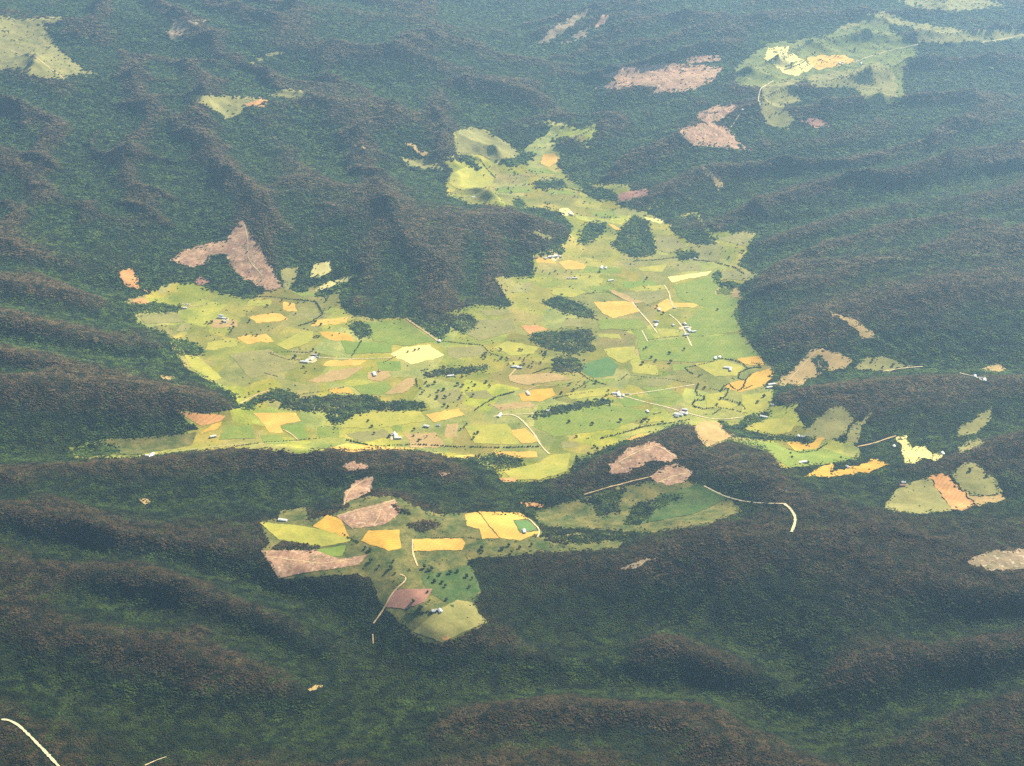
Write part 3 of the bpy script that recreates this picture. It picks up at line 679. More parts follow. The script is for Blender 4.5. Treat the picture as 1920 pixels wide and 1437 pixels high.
# small plots filling the patchwork of the valley
taken = [np.array(p, float) for p, *_ in FIELD] + [np.array(p, float) for p, *_ in WOODS]
def busy(q):
    m = q.mean(0)
    t = np.concatenate([q, (q + m) / 2, m[None], (q + np.roll(q, 1, 0)) / 2])
    if not inside(VALLEY, t[:, 0], t[:, 1]).all(): return True
    for p in taken:
        if inside(p, t[:, 0], t[:, 1]).any() or inside(q, p[:, 0], p[:, 1]).any(): return True
    return False
prng = np.random.default_rng(21); made = 0
PAL = [('gold', 3, 'small golden plot'), ('yelgreen', 4, 'small yellow green plot'), ('green', 9, 'small green plot'), ('olive', 9, 'small olive plot'), ('tan', 2, 'small tan plot'), ('bright', 2, 'small bright green plot'), ('pale', 1, 'small pale straw plot'), ('golddeep', 2, 'small orange golden plot')]
PW = np.array([p[1] for p in PAL], float); PW /= PW.sum()
for tr in range(6000):
    if made >= 55: break
    cx = prng.uniform(250, 1440); cy = prng.uniform(300, 850) if prng.random() < .75 else prng.uniform(480, 700)
    hw_ = prng.uniform(10, 38); hh_ = prng.uniform(4, 12) * (cy / 700); sk = prng.uniform(-14, 22); tl = prng.uniform(-.16, .1)
    q = np.array([(cx - hw_ - sk * .5, cy - hh_ + hw_ * tl * -1), (cx + hw_ - sk * .5, cy - hh_ + hw_ * tl), (cx + hw_ + sk * .5 + prng.uniform(-4, 4), cy + hh_ + hw_ * tl), (cx - hw_ + sk * .5, cy + hh_ - hw_ * tl)])
    if busy(q): continue
    k = prng.choice(len(PAL), p=PW); taken.append(q * 1.0); made += 1
    o = sheet('plot', [tuple(v_) for v_ in q], M[PAL[k][0]], PAL[k][2] + ' in the patchwork of the valley floor', 'plot', 1.9 + .1 * (made % 3), 0)
    if o: o['group'] = PAL[k][2].replace('plot', 'plots') + ' of the valley floor'

# ------------------------------------------------------------------ roads
ROADS = [
 ([(1185,567),(1200,586),(1218,605),(1232,625)],11,'straight farm lane beside the striped golden field'),
 ([(1203,620),(1209,630),(1214,641)],10,'short lane below the straight farm lane'),
 ([(1245,535),(1259,553),(1253,564),(1262,575)],11,'crooked lane into the golden farmyard field'),
 ([(1255,590),(1275,606),(1284,622),(1297,650)],10,'lane through the right-hand farm cluster'),
 ([(925,782),(945,777),(968,778),(985,795),(1005,818),(1014,838),(1030,852)],12,'straight lane down the front of the valley'),
 ([(968,778),(1000,776)],9,'short lane east of the lane junction'),
 ([(1165,742),(1210,755),(1250,764),(1280,773),(1330,786),(1360,787),(1392,783)],10,'long lane linking the farms on the right'),
 ([(1178,741),(1240,732),(1302,722)],9,'lane running right towards the meanders'),
 ([(762,598),(785,615),(812,633),(822,641)],14,'pale track down the foot of the central hill'),
 ([(600,671),(640,674),(690,673),(735,672)],8,'lane from the left farmyard to the bright yellow field'),
 ([(450,757),(475,743),(503,733)],12,'short pale track by the scrub knoll'),
 ([(530,806),(545,812),(560,827)],9,'track below the golden L-shaped field'),
 ([(320,848),(400,838),(470,833),(560,829)],6,'thin lane along the left front forest edge'),
 ([(774,1012),(773,1040),(779,1052),(783,1062)],10,'plateau track below the rectangular golden field'),
 ([(750,1078),(765,1080),(763,1092),(742,1104),(730,1122),(720,1142),(708,1160),(700,1170)],9,'golden track through the diamond farm'),
 ([(699,1190),(700,1208)],7,'short pale track in the forest left of the diamond farm'),
 ([(990,973),(1005,985),(1017,1000),(1008,1008)],8,'curved road loop around the plateau golden field'),
 ([(1320,912),(1360,932),(1400,942),(1440,945),(1470,945)],8,'pale road along the near forest crest'),
 ([(1470,945),(1486,958),(1494,972),(1491,985),(1484,998)],15,'bright curved road cutting on the near forest crest'),
 ([(3,1350),(18,1350),(35,1360),(55,1380),(80,1405),(112,1440)],13,'bright road curving through the bottom left corner'),
 ([(272,1436),(290,1427),(312,1420)],6,'faint road piece at the bottom edge'),
 ([(1425,200),(1420,185),(1426,165),(1450,152)],12,'pale road on the far plateau'),
 ([(1605,116),(1640,103),(1680,92),(1722,84)],11,'far road right of the golden plateau farm'),
 ([(1840,80),(1880,74),(1920,65),(1950,60)],12,'far road at the top right edge'),
 ([(1095,928),(1150,912),(1222,894)],8,'orange track up to the logged hilltop'),
 ([(1655,697),(1700,690),(1730,688)],9,'road in the right side valley'),
 ([(1800,700),(1825,706),(1845,716)],10,'pale road by the side-valley houses'),
 ([(340,568),(352,578),(392,570)],9,'pale farm tracks in the left bay'),
 ([(1608,838),(1640,832),(1660,824),(1680,818)],12,'pale broken track left of the bright hilltop clearing'),
 ([(458,420),(466,455),(463,485),(492,518)],12,'orange track up the big logged slope'),
 ([(645,948),(650,925),(672,905),(698,896)],7,'orange track up the pink patch above the plateau'),
 ([(632,968),(680,955),(712,950),(740,938)],8,'pale track crossing the broad pink logged patch'),
 ([(712,950),(715,965),(700,985)],6,'short branch track in the broad pink logged patch'),
 ([(1160,868),(1190,850),(1230,834),(1268,858)],10,'bright track over the logged hilltop'),
 ([(1235,905),(1262,893),(1290,888)],9,'bare track in the second logged patch'),
 ([(1195,160),(1240,150),(1300,145),(1340,132)],14,'pale track along the far broad logged slope'),
 ([(500,1045),(560,1052),(600,1058),(660,1050)],7,'pale track along the plateau logged slope'),
 ([(1480,712),(1510,680),(1530,660)],7,'track up the cleared knoll'),
 ([(330,490),(375,468),(430,455),(465,462)],7,'track across the big logged slope'),
 ([(20,95),(70,110),(120,148)],14,'pale track through the top left pasture'),
 ([(955,706),(968,692)],12,'short drive to the white barn'),
 ([(1040,725),(1008,722),(985,735)],6,'farm drive above the orange golden field'),
 ([(1392,207),(1380,225),(1370,240)],8,'faint far track below the plateau'),
]
road_px = []
for pl, wd, lab in ROADS:
    d = densify(pl, 5, False)
    x, y = drop(d[:, 0], d[:, 1])
    road_px.append((x, y, wd))
    P = np.stack([x, y], -1)
    # smooth a little
    for _ in range(6):
        P[1:-1] = (P[:-2] + 2 * P[1:-1] + P[2:]) / 4
    T = np.gradient(P, axis=0); T /= np.maximum(np.linalg.norm(T, axis=1, keepdims=True), 1e-6)
    Nn = np.stack([-T[:, 1], T[:, 0]], -1)
    # resample
    seg = [0]; 
    for i in range(1, len(P)): seg.append(seg[-1] + np.linalg.norm(P[i] - P[i - 1]))
    m = max(2, int(seg[-1] / 12)); s = np.linspace(0, seg[-1], m)
    C = np.stack([np.interp(s, seg, P[:, k]) for k in (0, 1)], -1); Q = np.stack([np.interp(s, seg, Nn[:, k]) for k in (0, 1)], -1)
    rows = []
    ww = wd * (1 + 0.18 * rng.normal(0, 1, m))
    for k in (-0.5, 0, 0.5): rows.append(C + Q * ww[:, None] * k)
    V = np.stack(rows, 1).reshape(-1, 2)
    z = samp(Z, V[:, 0], V[:, 1]) + 3.6
    F = []
    for i in range(m - 1):
        for k in (0, 1):
            a = i * 3 + k; F.append((a, a + 1, a + 4, a + 3)[::-1])
    me = np_mesh('road', np.stack([V[:, 0], V[:, 1], z], -1), np.array(F), smooth=True, quads=True)
    tag(link('road', me, M['track' if ('track' in lab or 'drive' in lab) else 'road']), lab, 'road', kind='structure')

# ------------------------------------------------------------------ where the forest stands
mask = np.ones((1460, 1960), bool)             # True = trees, pixels -20..
PXg, PYg = np.meshgrid(np.arange(1960) - 20.0, np.arange(1460) - 10.0)
edge = np.stack([fbm(PXg, PYg, 22, 2, 5), fbm(PXg, PYg, 22, 2, 9)], 0) * 5
def cut(poly, val, j=1.0):
    a = np.array(poly, float); x0, y0 = a.min(0) - 8; x1, y1 = a.max(0) + 8
    i0, i1 = max(0, int(y0 + 10)), min(1460, int(y1 + 10)); j0, j1 = max(0, int(x0 + 20)), min(1960, int(x1 + 20))
    if i1 <= i0 or j1 <= j0: return
    sub = np.s_[i0:i1, j0:j1]
    m = inside(a, PXg[sub] + edge[0][sub] * j, PYg[sub] + edge[1][sub] * j * .6)
    mask[sub][m] = val
for p in (VALLEY, PLATEAU, BOWL): cut(p, False)
for p, *_ in CLEAR: cut(p, False)
woodmask = np.full(mask.shape, -1, int); roadm = np.zeros(mask.shape, bool)
for k, (p, _) in enumerate(WOODS):
    before = mask.copy(); cut(p, True); woodmask[mask & ~before] = k
for pl, wd, _ in ROADS:
    d = densify(pl, 1.5, False)
    for p in d:
        r = (1.6 if wd < 9 else 2.4) + (2.2 if p[1] > 1300 and p[0] < 150 else 0) + (2.2 if wd == 15 else 0)
        i, j = int(round(p[1] + 10)), int(round(p[0] + 20))
        a = int(math.ceil(r)); mask[max(0, i - a + 1):i + a, max(0, j - a):j + a + 1] = False; roadm[max(0, i - a + 1):i + a, max(0, j - a):j + a + 1] = True
for p, *_ in FIELD:
    if max(q[1] for q in p) > 1900: pass

# crown shapes shared by the forest
import bmesh
def crown_mesh(seed, lumps=1, sub=1, spread=0.0):
    r = random.Random(seed); bm = bmesh.new()
    for k in range(lumps):
        t = bmesh.ops.create_icosphere(bm, subdivisions=sub, radius=1.0)
        a = r.random() * 6.28; rr = spread * math.sqrt(r.random())
        ctr = Vector((rr * math.cos(a), rr * math.sin(a), 0.9 + (0.55 * r.random() - .1 if lumps > 1 else 0)))
        sc = 1.0 if lumps == 1 else r.uniform(0.42, 0.7)
        ph = [r.random() * 6.28 for _ in range(6)]
        for v in t['verts']:
            c_ = v.co.copy()
            k_ = 1 + 0.22 * math.sin(3.1 * c_.x + ph[0]) * math.sin(2.7 * c_.y + ph[1]) + 0.2 * math.sin(4.3 * c_.z + ph[2] + 2 * c_.x) + r.uniform(-.16, .16)
            v.co = ctr + Vector((c_.x * k_, c_.y * k_, c_.z * k_ * (1.15 if lumps == 1 else .9))) * sc
    me = bpy.data.meshes.new('crown'); bm.to_mesh(me); bm.free(); me.validate()
    return me
fol, n, b = new_mat('forest_foliage')
att = N(n, 'ShaderNodeAttribute', attribute_type='INSTANCER', attribute_name='tint')
oc = N(n, 'ShaderNodeTexCoord').outputs['Object']
geo = N(n, 'ShaderNodeNewGeometry').outputs['Position']
c = mix(n, 0.7, att.outputs['Color'], mix(n, ramp(n, noise(n, geo, 4.0, 2), .35, .65), (0.75, 0.77, 0.75), (1.22, 1.2, 1.15)), 'MULTIPLY')
n.links.new(c, b.inputs['Base Color'])
protos = bpy.data.collections.new('tree_crowns')
for k in range(6):
    me = crown_mesh(k + 3, lumps=(1 if k < 2 else 4), sub=1, spread=0.6)
    me.materials.append(fol)
    protos.objects.link(bpy.data.objects.new('crown', me))
def forest_nodes():
    g = bpy.data.node_groups.new('grow_forest', 'GeometryNodeTree')
    g.interface.new_socket('Geometry', in_out='INPUT', socket_type='NodeSocketGeometry')
    g.interface.new_socket('Geometry', in_out='OUTPUT', socket_type='NodeSocketGeometry')
    L = g.links; i = g.nodes.new('NodeGroupInput'); o = g.nodes.new('NodeGroupOutput')
    iop = g.nodes.new('GeometryNodeInstanceOnPoints'); ci = g.nodes.new('GeometryNodeCollectionInfo')
    ci.inputs['Collection'].default_value = protos; ci.inputs['Separate Children'].default_value = True; ci.inputs['Reset Children'].default_value = True
    def na(nm, t):
        x = g.nodes.new('GeometryNodeInputNamedAttribute'); x.data_type = t; x.inputs['Name'].default_value = nm; return x.outputs['Attribute']
    L.new(i.outputs[0], iop.inputs['Points']); L.new(ci.outputs[0], iop.inputs['Instance'])
    iop.inputs['Pick Instance'].default_value = True
    L.new(na('pick', 'INT'), iop.inputs['Instance Index']); L.new(na('size', 'FLOAT_VECTOR'), iop.inputs['Scale']); L.new(na('turn', 'FLOAT_VECTOR'), iop.inputs['Rotation'])
    L.new(iop.outputs[0], o.inputs[0])
    return g
GN = forest_nodes()
def tints(x, y, dark=0.0):
    n_ = len(x)
    cr = samp(crest, x, y)
    patch = fbm(x, y, 700, 3, 41); patch2 = fbm(x, y, 160, 2, 47); fine = fbm(x, y, 60, 2, 53)
    k = np.clip(0.30 + cr / 42.0 + 0.6 * patch + 0.5 * patch2, 0, 1)[:, None]
    green = np.array([0.033, 0.056, 0.019]); brown = np.array([0.108, 0.075, 0.036]); yel = np.array([0.066, 0.105, 0.020]); deep = np.array([0.009, 0.024, 0.014])
    c = green * (1 - k) + brown * k
    g = np.clip(patch2 * 1.7 + fine * 2.2 - cr / 70.0 - 0.15, 0, 1)[:, None]
    c = c * (1 - g * .9) + yel * g * .9
    dk = np.clip(-fine * 3.0 - patch2 - .1, 0, .75)[:, None]
    c = c * (1 - dk) + deep * dk
    c = c * np.exp(rng.normal(0, 0.15, (n_, 1))) * (1 + rng.normal(0, 0.05, (n_, 3)))
    c = c * np.exp((0.62 - 0.4 * sm(y, 9500, 13500)) * fbm(x, y, 130, 2, 57))[:, None]
    c = c * (0.50 + 0.58 * sm(y, 7000, 10500))[:, None]      # haze-like depth shading painted into the canopy colour, darker near and paler beyond
    return np.clip(c * (1 - dark), 0.006, 0.3)
def forest(name, x, y, rad, hgt, label, group=None, kind='stuff', dark=0.0):
    n_ = len(x)
    z = samp(Z, x, y) - 2
    me = bpy.data.meshes.new(name); me.vertices.add(n_)
    me.vertices.foreach_set('co', np.stack([x, y, z], -1).astype(np.float32).ravel())
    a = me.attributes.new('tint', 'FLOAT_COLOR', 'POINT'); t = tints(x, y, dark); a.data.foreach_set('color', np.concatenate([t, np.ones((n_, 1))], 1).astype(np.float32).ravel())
    a = me.attributes.new('size', 'FLOAT_VECTOR', 'POINT'); a.data.foreach_set('vector', np.stack([rad, rad, hgt * 0.5], -1).astype(np.float32).ravel())
    a = me.attributes.new('turn', 'FLOAT_VECTOR', 'POINT'); a.data.foreach_set('vector', np.stack([rng.normal(0, .08, n_), rng.normal(0, .08, n_), rng.random(n_) * 6.28], -1).astype(np.float32).ravel())
    a = me.attributes.new('pick', 'INT', 'POINT'); a.data.foreach_set('value', rng.integers(0, 6, n_).astype(np.int32))
    o = link(name, me); md = o.modifiers.new('grow', 'NODES'); md.node_group = GN
    return tag(o, label, {'forest': 'forest', 'scrub': 'scrub'}.get(name, 'wood'), group, kind)
def mask_open(m):
    return ~m
def scatter():
    out = []
    bands = [(4400, 7000, 9.6, 6.3), (7000, 9200, 10.8, 7.0), (9200, 11500, 13.0, 8.2), (11500, 14500, 17.0, 10.8), (14500, 18500, 25.0, 16.0), (18500, 24000, 33.0, 22.0), (24000, 31000, 48.0, 32.0)]
    for y0, y1, s, r in bands:
        hw = min(13000, y1 * 0.41 + 500)
        ax = np.arange(-hw, hw, s); ay = np.arange(y0, y1, s)
        A, B = np.meshgrid(ax, ay); A = A.ravel() + rng.uniform(-.5, .5, A.size) * s; B = B.ravel() + rng.uniform(-.5, .5, B.size) * s
        k = np.abs(A) < B * 0.41 + 350; A = A[k]; B = B[k]
        out.append((A, B, np.full(len(A), r)))
    return [np.concatenate(v) for v in zip(*out)]
fx, fy, fr = scatter()
fz = samp(Z, fx, fy)
u, v = to_px(fx, fy, fz)
iu = np.clip(np.round(u + 20).astype(int), 0, 1959); iv = np.clip(np.round(v + 10).astype(int), 0, 1459)
onframe = (u > -19) & (u < 1938) & (v > -9) & (v < 1448)
keep = np.where(onframe, mask[iv, iu], True)
# plantations: smooth and even, elsewhere crowns vary a lot; a few gaps
gap = (rng.random(len(fx)) < 0.06) | (fbm(fx, fy, 90, 2, 91) < -0.52)
inwood = onframe & (woodmask[iv, iu] >= 0)
keep &= ~gap | inwood
soft = blur(mask.astype(float), 4.5)[iv, iu]
soft = np.where(onframe, soft, 1.0)
ragged = rng.random(len(fx)) + 0.5 * fbm(fx, fy, 70, 2, 95)
keep &= ~((soft < 0.8) & (ragged > soft * 1.35 + .12))
keep |= onframe & ~mask[iv, iu] & (soft > 0.08) & (ragged < (soft - .06) * 1.35) & (rng.random(len(fx)) < .7) & ~roadm[iv, iu]
wood = np.where(onframe, woodmask[iv, iu], -1)
PLANT = [[(875,1052),(1000,1042),(1160,1035),(1200,1080),(1260,1150),(1200,1200),(1040,1190),(915,1170),(890,1130),(905,1110)],[(560,1090),(690,1085),(720,1150),(800,1210),(720,1250),(600,1200)],[(200,1350),(300,1300),(500,1330),(480,1437),(150,1437),(90,1380)],[(620,1268),(720,1255),(850,1290),(840,1330),(700,1300)],[(480,975),(400,985),(380,960),(470,950)]]
plant = np.zeros(len(fx), bool)
for p in PLANT: plant |= inside(p, u, v)
rad = fr * np.exp(rng.normal(0, 0.22, len(fx))); hgt = fr * 1.0 * np.exp(rng.normal(0, 0.12, len(fx)))
stand = np.exp(0.35 * fbm(fx, fy, 260, 3, 33) + 0.25 * fbm(fx, fy, 60, 1, 35)); rad *= stand; hgt *= stand
hgt = np.minimum(hgt, 34); 
rad = np.where(plant, fr * 0.9, rad); hgt = np.where(plant, fr * 1.1, hgt)
near = v > 835
reg = np.where(near & (u < 700), 0, np.where(near, 1, np.where(u > 1290, np.where(v > 300, 2, 3), np.where((u > 560) & (v > 325), 4, np.where((v > 420) & (u <= 560), 5, 6)))))
names = ['dense dark forest on the left foreground ridges', 'dense dark forest on the right foreground ridges', 'dark forest on the big slopes right of the valley', 'hazy forest on the far plateau at the upper right', 'dark forest covering the central hill above the valley', 'forest on the fanned spurs left of the valley', 'blue hazy forest on the far left ranges']
for k, lab in enumerate(names):
    m = keep & (wood < 0) & (reg == k)
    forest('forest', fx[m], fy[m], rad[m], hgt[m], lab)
for k, (p, lab) in enumerate(WOODS):
    m = keep & (wood == k)
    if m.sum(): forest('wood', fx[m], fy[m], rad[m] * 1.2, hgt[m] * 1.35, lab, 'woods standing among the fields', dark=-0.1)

# loose scrub along the creeks and fence lines of the open land
openm = np.zeros(mask.shape, bool); lowm = np.zeros(mask.shape)
for p, dns in ((VALLEY, 1.0), (PLATEAU, 4.5), (BOWL, 7.0)):
    m_ = inside(p, PXg, PYg); openm |= m_; lowm[m_] = dns
for p, mk, _ in CLEAR:
    m_ = inside(p, PXg, PYg); openm |= m_; lowm[m_] = {'rough': 3.0, 'scruboliv': 2.5, 'olive': 1.4, 'pinkolive': 4.0, 'pink': 2.6, 'cream': 1.5}.get(mk, 0.2)
for p, mk, _ in FIELD:
    m_ = inside(p, PXg, PYg); lowm[m_] = {'olive': .7, 'green': .25, 'yelgreen': .2, 'tan': .2, 'rough': 2.0}.get(mk, 0.0)
lowm *= openm & mask_open(mask)
sx = rng.uniform(-7200, 7200, 260000); sy = 5500 + rng.random(260000) ** .8 * 16500
su, sv = to_px(sx, sy, samp(Z, sx, sy)); ok = (su > 0) & (su < 1919) & (sv > 0) & (sv < 1436); sx, sy, su, sv = sx[ok], sy[ok], su[ok], sv[ok]
dn = lowm[(sv + 10).astype(int), (su + 20).astype(int)]
creek = np.abs(perlin(sx / 700 + .4 * perlin(sx / 200, sy / 200, 3), sy / 900, 15)); clus = fbm(sx, sy, 150, 2, 17)
pr = dn * (0.55 * (creek < 0.025) + 0.5 * np.clip(clus - .22, 0, 1) * 2 + 0.012)
ok = rng.random(len(sx)) < pr; sx, sy = sx[ok], sy[ok]
sr = rng.uniform(3.0, 7.5, len(sx)) * np.clip(sy / 10500, .8, 1.7)
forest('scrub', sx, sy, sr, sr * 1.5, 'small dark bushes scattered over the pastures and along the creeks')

# ------------------------------------------------------------------ hedges, tree lines and single trees
tf, n, b = new_mat('tree_foliage')
geo = N(n, 'ShaderNodeNewGeometry').outputs['Position']
rnd = N(n, 'ShaderNodeObjectInfo').outputs['Random']
c = mix(n, ramp(n, noise(n, geo, 14, 3), .35, .65), (0.040, 0.068, 0.024), (0.085, 0.115, 0.032))
c = mix(n, ramp(n, noise(n, geo, 3, 2), .3, .7), c, (0.045, 0.050, 0.026))
n.links.new(c, b.inputs['Base Color'])
bark, n, b = new_mat('bark'); b.inputs['Base Color'].default_value = (0.13, 0.10, 0.075, 1)
geo = N(n, 'ShaderNodeNewGeometry').outputs['Position']
n.links.new(mix(n, noise(n, geo, .8, 3), (0.10, 0.08, 0.06), (0.20, 0.16, 0.12)), b.inputs['Base Color'])
_pr = [crown_mesh(100 + k, 1, 1) for k in range(5)]
_pv = []
for me in _pr:
    a = np.zeros(len(me.vertices) * 3, np.float32); me.vertices.foreach_get('co', a)
    f = np.array([p.vertices[:] for p in me.polygons], np.int32); _pv.append((a.reshape(-1, 3), f))
def clump_mesh(name, x, y, z, r, h):
    V = []; F = []; o = 0
    for i in range(len(x)):
        a, f = _pv[i % 5]; t = random.random() * 6.28; c_, s_ = math.cos(t), math.sin(t)
        P = np.stack([(a[:, 0] * c_ - a[:, 1] * s_) * r[i] + x[i], (a[:, 0] * s_ + a[:, 1] * c_) * r[i] + y[i], a[:, 2] * h[i] * .5 + z[i]], -1)
        V.append(P); F.append(f + o); o += len(a)
    return np_mesh(name, np.concatenate(V), np.concatenate(F))
HEDGES = [
 ([(505,663),(540,675),(572,676)],6,'hedge along the lower side of the triangular enclosure'),
 ([(506,662),(540,660),(578,662)],6,'hedge along the upper side of the triangular enclosure'),
 ([(1100,551),(1140,548),(1168,562)],5,'bent hedge above the striped golden field'),
 ([(1215,638),(1245,634),(1272,631)],5,'straight short hedge left of the right farm cluster'),
 ([(1285,690),(1315,684),(1346,676)],7,'hedge leading up to the stream-side farm'),
 ([(1284,690),(1290,696),(1299,702)],8,'short thick hedge at the field corner'),
 ([(1040,725),(1055,722),(1076,717)],5,'thin hedge behind the orange golden field'),
 ([(1038,748),(1070,741),(1112,735)],7,'upper hedge parallel to the long narrow wood'),
 ([(1080,730),(1092,724),(1103,716)],6,'small slanting hedge below the deep green crop'),
 ([(1165,712),(1176,703),(1212,708),(1260,712),(1300,720)],6,'crooked hedge right of the deep green crop'),
 ([(1085,698),(1108,714),(1136,722)],7,'tree line under the deep green crop'),
 ([(1125,823),(1170,812),(1210,800),(1262,793),(1292,788)],9,'long tree line at the front right of the valley'),
 ([(440,837),(500,830),(560,826),(600,822)],7,'tree line along the left front lane'),
 ([(650,826),(700,838),(780,834),(850,838),(935,840),(1010,838)],9,'long tree line along the front of the valley'),
 ([(560,741),(600,735),(645,727)],6,'straight hedge under the orange olive field'),
 ([(548,562),(592,566),(606,590),(582,605),(560,612)],9,'curved tree line around the left bay meadow'),
 ([(248,577),(290,574),(342,579)],12,'thick tree belt at the left valley edge'),
 ([(1168,621),(1185,619),(1202,620)],6,'short hedge right of the rectangular wood'),
 ([(450,560),(500,556),(545,562)],7,'tree line at the head of the left bay'),
 ([(1352,673),(1375,676),(1392,682),(1402,692),(1412,690),(1426,690),(1422,683),(1410,681)],8,'tree-lined uppermost stream meander'),
 ([(1422,682),(1440,684),(1452,686)],7,'tree line from the stream to the forest edge'),
 ([(1402,692),(1386,700),(1385,710),(1398,714),(1408,702)],8,'tree-lined second stream meander'),
 ([(1398,714),(1395,726),(1384,733),(1374,728),(1368,720),(1358,724),(1350,736)],8,'tree-lined third stream meander'),
 ([(1334,730),(1350,733),(1366,729),(1362,742),(1354,748),(1372,752),(1390,758),(1398,768)],8,'tree-lined fourth stream meander'),
 ([(1310,721),(1304,733),(1308,742),(1321,744),(1320,751),(1304,751),(1298,760)],9,'zigzag tree line at the lowest meanders'),
 ([(1300,762),(1320,768),(1345,764),(1370,768),(1400,776)],8,'tree line closing the lower meander meadow'),
 ([(1388,732),(1400,728),(1410,724)],7,'short copse line inside the golden meander field'),
 ([(1320,778),(1338,777),(1350,768)],7,'small tree line by the long lane'),
 ([(1475,842),(1500,850),(1530,846),(1550,832)],8,'curved tree line below the orange golden leaf field'),
 ([(1080,855),(1082,865),(1075,880)],8,'tree line at the mouth of the valley'),
 ([(890,770),(905,760),(930,745),(965,735)],9,'loose tree line left of the orange golden field'),
 ([(780,710),(782,725),(795,733)],7,'small hedge right of the tan gold curved field'),
 ([(745,668),(720,680)],6,'hedge at the left corner of the bright yellow field'),
 ([(660,668),(672,650),(678,640)],8,'slanting tree line below the small round wood'),
 ([(830,640),(870,645),(905,648)],7,'hedge above the olive gold paddock'),
 ([(905,648),(918,662),(935,668)],6,'hedge right of the olive gold paddock'),
 ([(1300,488),(1340,492),(1380,503),(1395,515)],9,'tree line across the upper right paddocks'),
 ([(1255,425),(1270,440),(1300,452),(1345,458)],8,'dark tree line below the upper right wood'),
 ([(1190,490),(1230,488),(1262,484)],8,'tree line below the upper block wood'),
 ([(900,300),(915,320),(930,335)],9,'hazy slanting hedge in the upper valley'),
 ([(1060,352),(1100,362),(1130,380)],9,'hazy tree line in the upper valley'),
 ([(1470,132),(1500,121),(1512,113)],8,'hedge between the far golden fields'),
 ([(1225,778),(1240,774)],6,'small hedge beside the long lane'),
 ([(495,700),(520,706)],6,'tiny hedge in the left meadow'),
 ([(1390,935),(1400,940)],6,'few trees by the crest road'),
 ([(1000,700),(1030,690),(1055,700)],8,'loose tree line below the ragged copse'),
 ([(640,1000),(655,1010),(672,1018)],8,'dark tree line between plateau gold fields'),
 ([(810,1008),(850,1010),(875,1008),(900,1012)],6,'tree line above the rectangular golden field'),
 ([(760,1152),(790,1150),(815,1148)],8,'tree row sheltering the diamond farmhouse'),
]
for pl, wpx, lab in HEDGES:
    d = densify(pl, 3.0, False); x, y = drop(d[:, 0], d[:, 1])
    P = [(x[0], y[0])]
    for i in range(1, len(x)):
        L_ = math.hypot(x[i] - x[i - 1], y[i] - y[i - 1]); k = max(1, int(L_ / 7))
        for j in range(1, k + 1): P.append((x[i - 1] + (x[i] - x[i - 1]) * j / k, y[i - 1] + (y[i] - y[i - 1]) * j / k))
    P = np.array(P); m = rng.random(len(P)) > 0.10; P = P[m] + rng.normal(0, wpx * .35, P[m].shape)
    r = rng.uniform(.45, .95, len(P)) * wpx * .85; h = rng.uniform(.7, 1.4, len(P)) * wpx * 1.15
    cx, cy = P.mean(0); z0 = samp(Z, np.array([cx]), np.array([cy]))[0]
    me = clump_mesh('hedge', P[:, 0] - cx, P[:, 1] - cy, samp(Z, P[:, 0], P[:, 1]) - z0, r, h)
    o = link('hedge', me, tf); o.location = (cx, cy, z0)
    tag(o, lab, 'hedge' if 'hedge' in lab else 'tree line', 'hedges and tree lines of the farmland')

def make_tree(seed):
    r = random.Random(seed)
    cm = crown_mesh(seed, lumps=14, sub=2, spread=0.75); cm.name = 'crown'; cm.materials.append(tf)
    for v_ in cm.vertices:
        v_.co = Vector((v_.co.x * 6.5, v_.co.y * 6.5, 1.5 + v_.co.z * 7.5))
    bm = bmesh.new()
    def limb(a, b_, r0, r1):
        d = (b_ - a); q = d.to_track_quat('Z', 'Y'); ring = []
        for p, rr in ((a, r0), (b_, r1)):
            ring.append([bm.verts.new(p + q @ Vector((rr * math.cos(t * 1.0472), rr * math.sin(t * 1.0472), 0))) for t in range(6)])
        for t in range(6): bm.faces.new((ring[0][t], ring[0][(t + 1) % 6], ring[1][(t + 1) % 6], ring[1][t]))
    limb(Vector((0, 0, -1)), Vector((0, 0, 5)), .7, .5); limb(Vector((0, 0, 4.8)), Vector((.3, 0, 11)), .5, .15)
    for k in range(5):
        a = k * 1.3 + r.random(); limb(Vector((0, 0, 4 + k * .7)), Vector((4 * math.cos(a), 4 * math.sin(a), 8 + k * .8)), .3, .08)
    tmesh = bpy.data.meshes.new('trunk'); bm.to_mesh(tmesh); bm.free(); tmesh.materials.append(bark)
    root = bpy.data.objects.new('broadleaf_tree', None)
    cr_ = bpy.data.objects.new('crown', cm); cr_.parent = root
    tr = bpy.data.objects.new('trunk', tmesh); tr.parent = root
    return root, cr_, tr
tree_kinds = [make_tree(200 + k) for k in range(4)]
used = [False] * 4; ntree = 0
def place_tree(x, y, s, label, group):
    global ntree
    k = ntree % 4; ntree += 1
    a = tree_kinds[k]
    if not used[k]:
        used[k] = True; r, c1, t1 = a
    else:
        r = a[0].copy(); c1 = a[1].copy(); t1 = a[2].copy(); c1.parent = r; t1.parent = r
    for o in (r, c1, t1): S.collection.objects.link(o)
    r.location = (x, y, samp(Z, np.array([x]), np.array([y]))[0] + 1); r.rotation_euler = (0, 0, random.random() * 6.28); r.scale = (s, s, s * random.uniform(.85, 1.15))
    tag(r, label, 'tree', group)
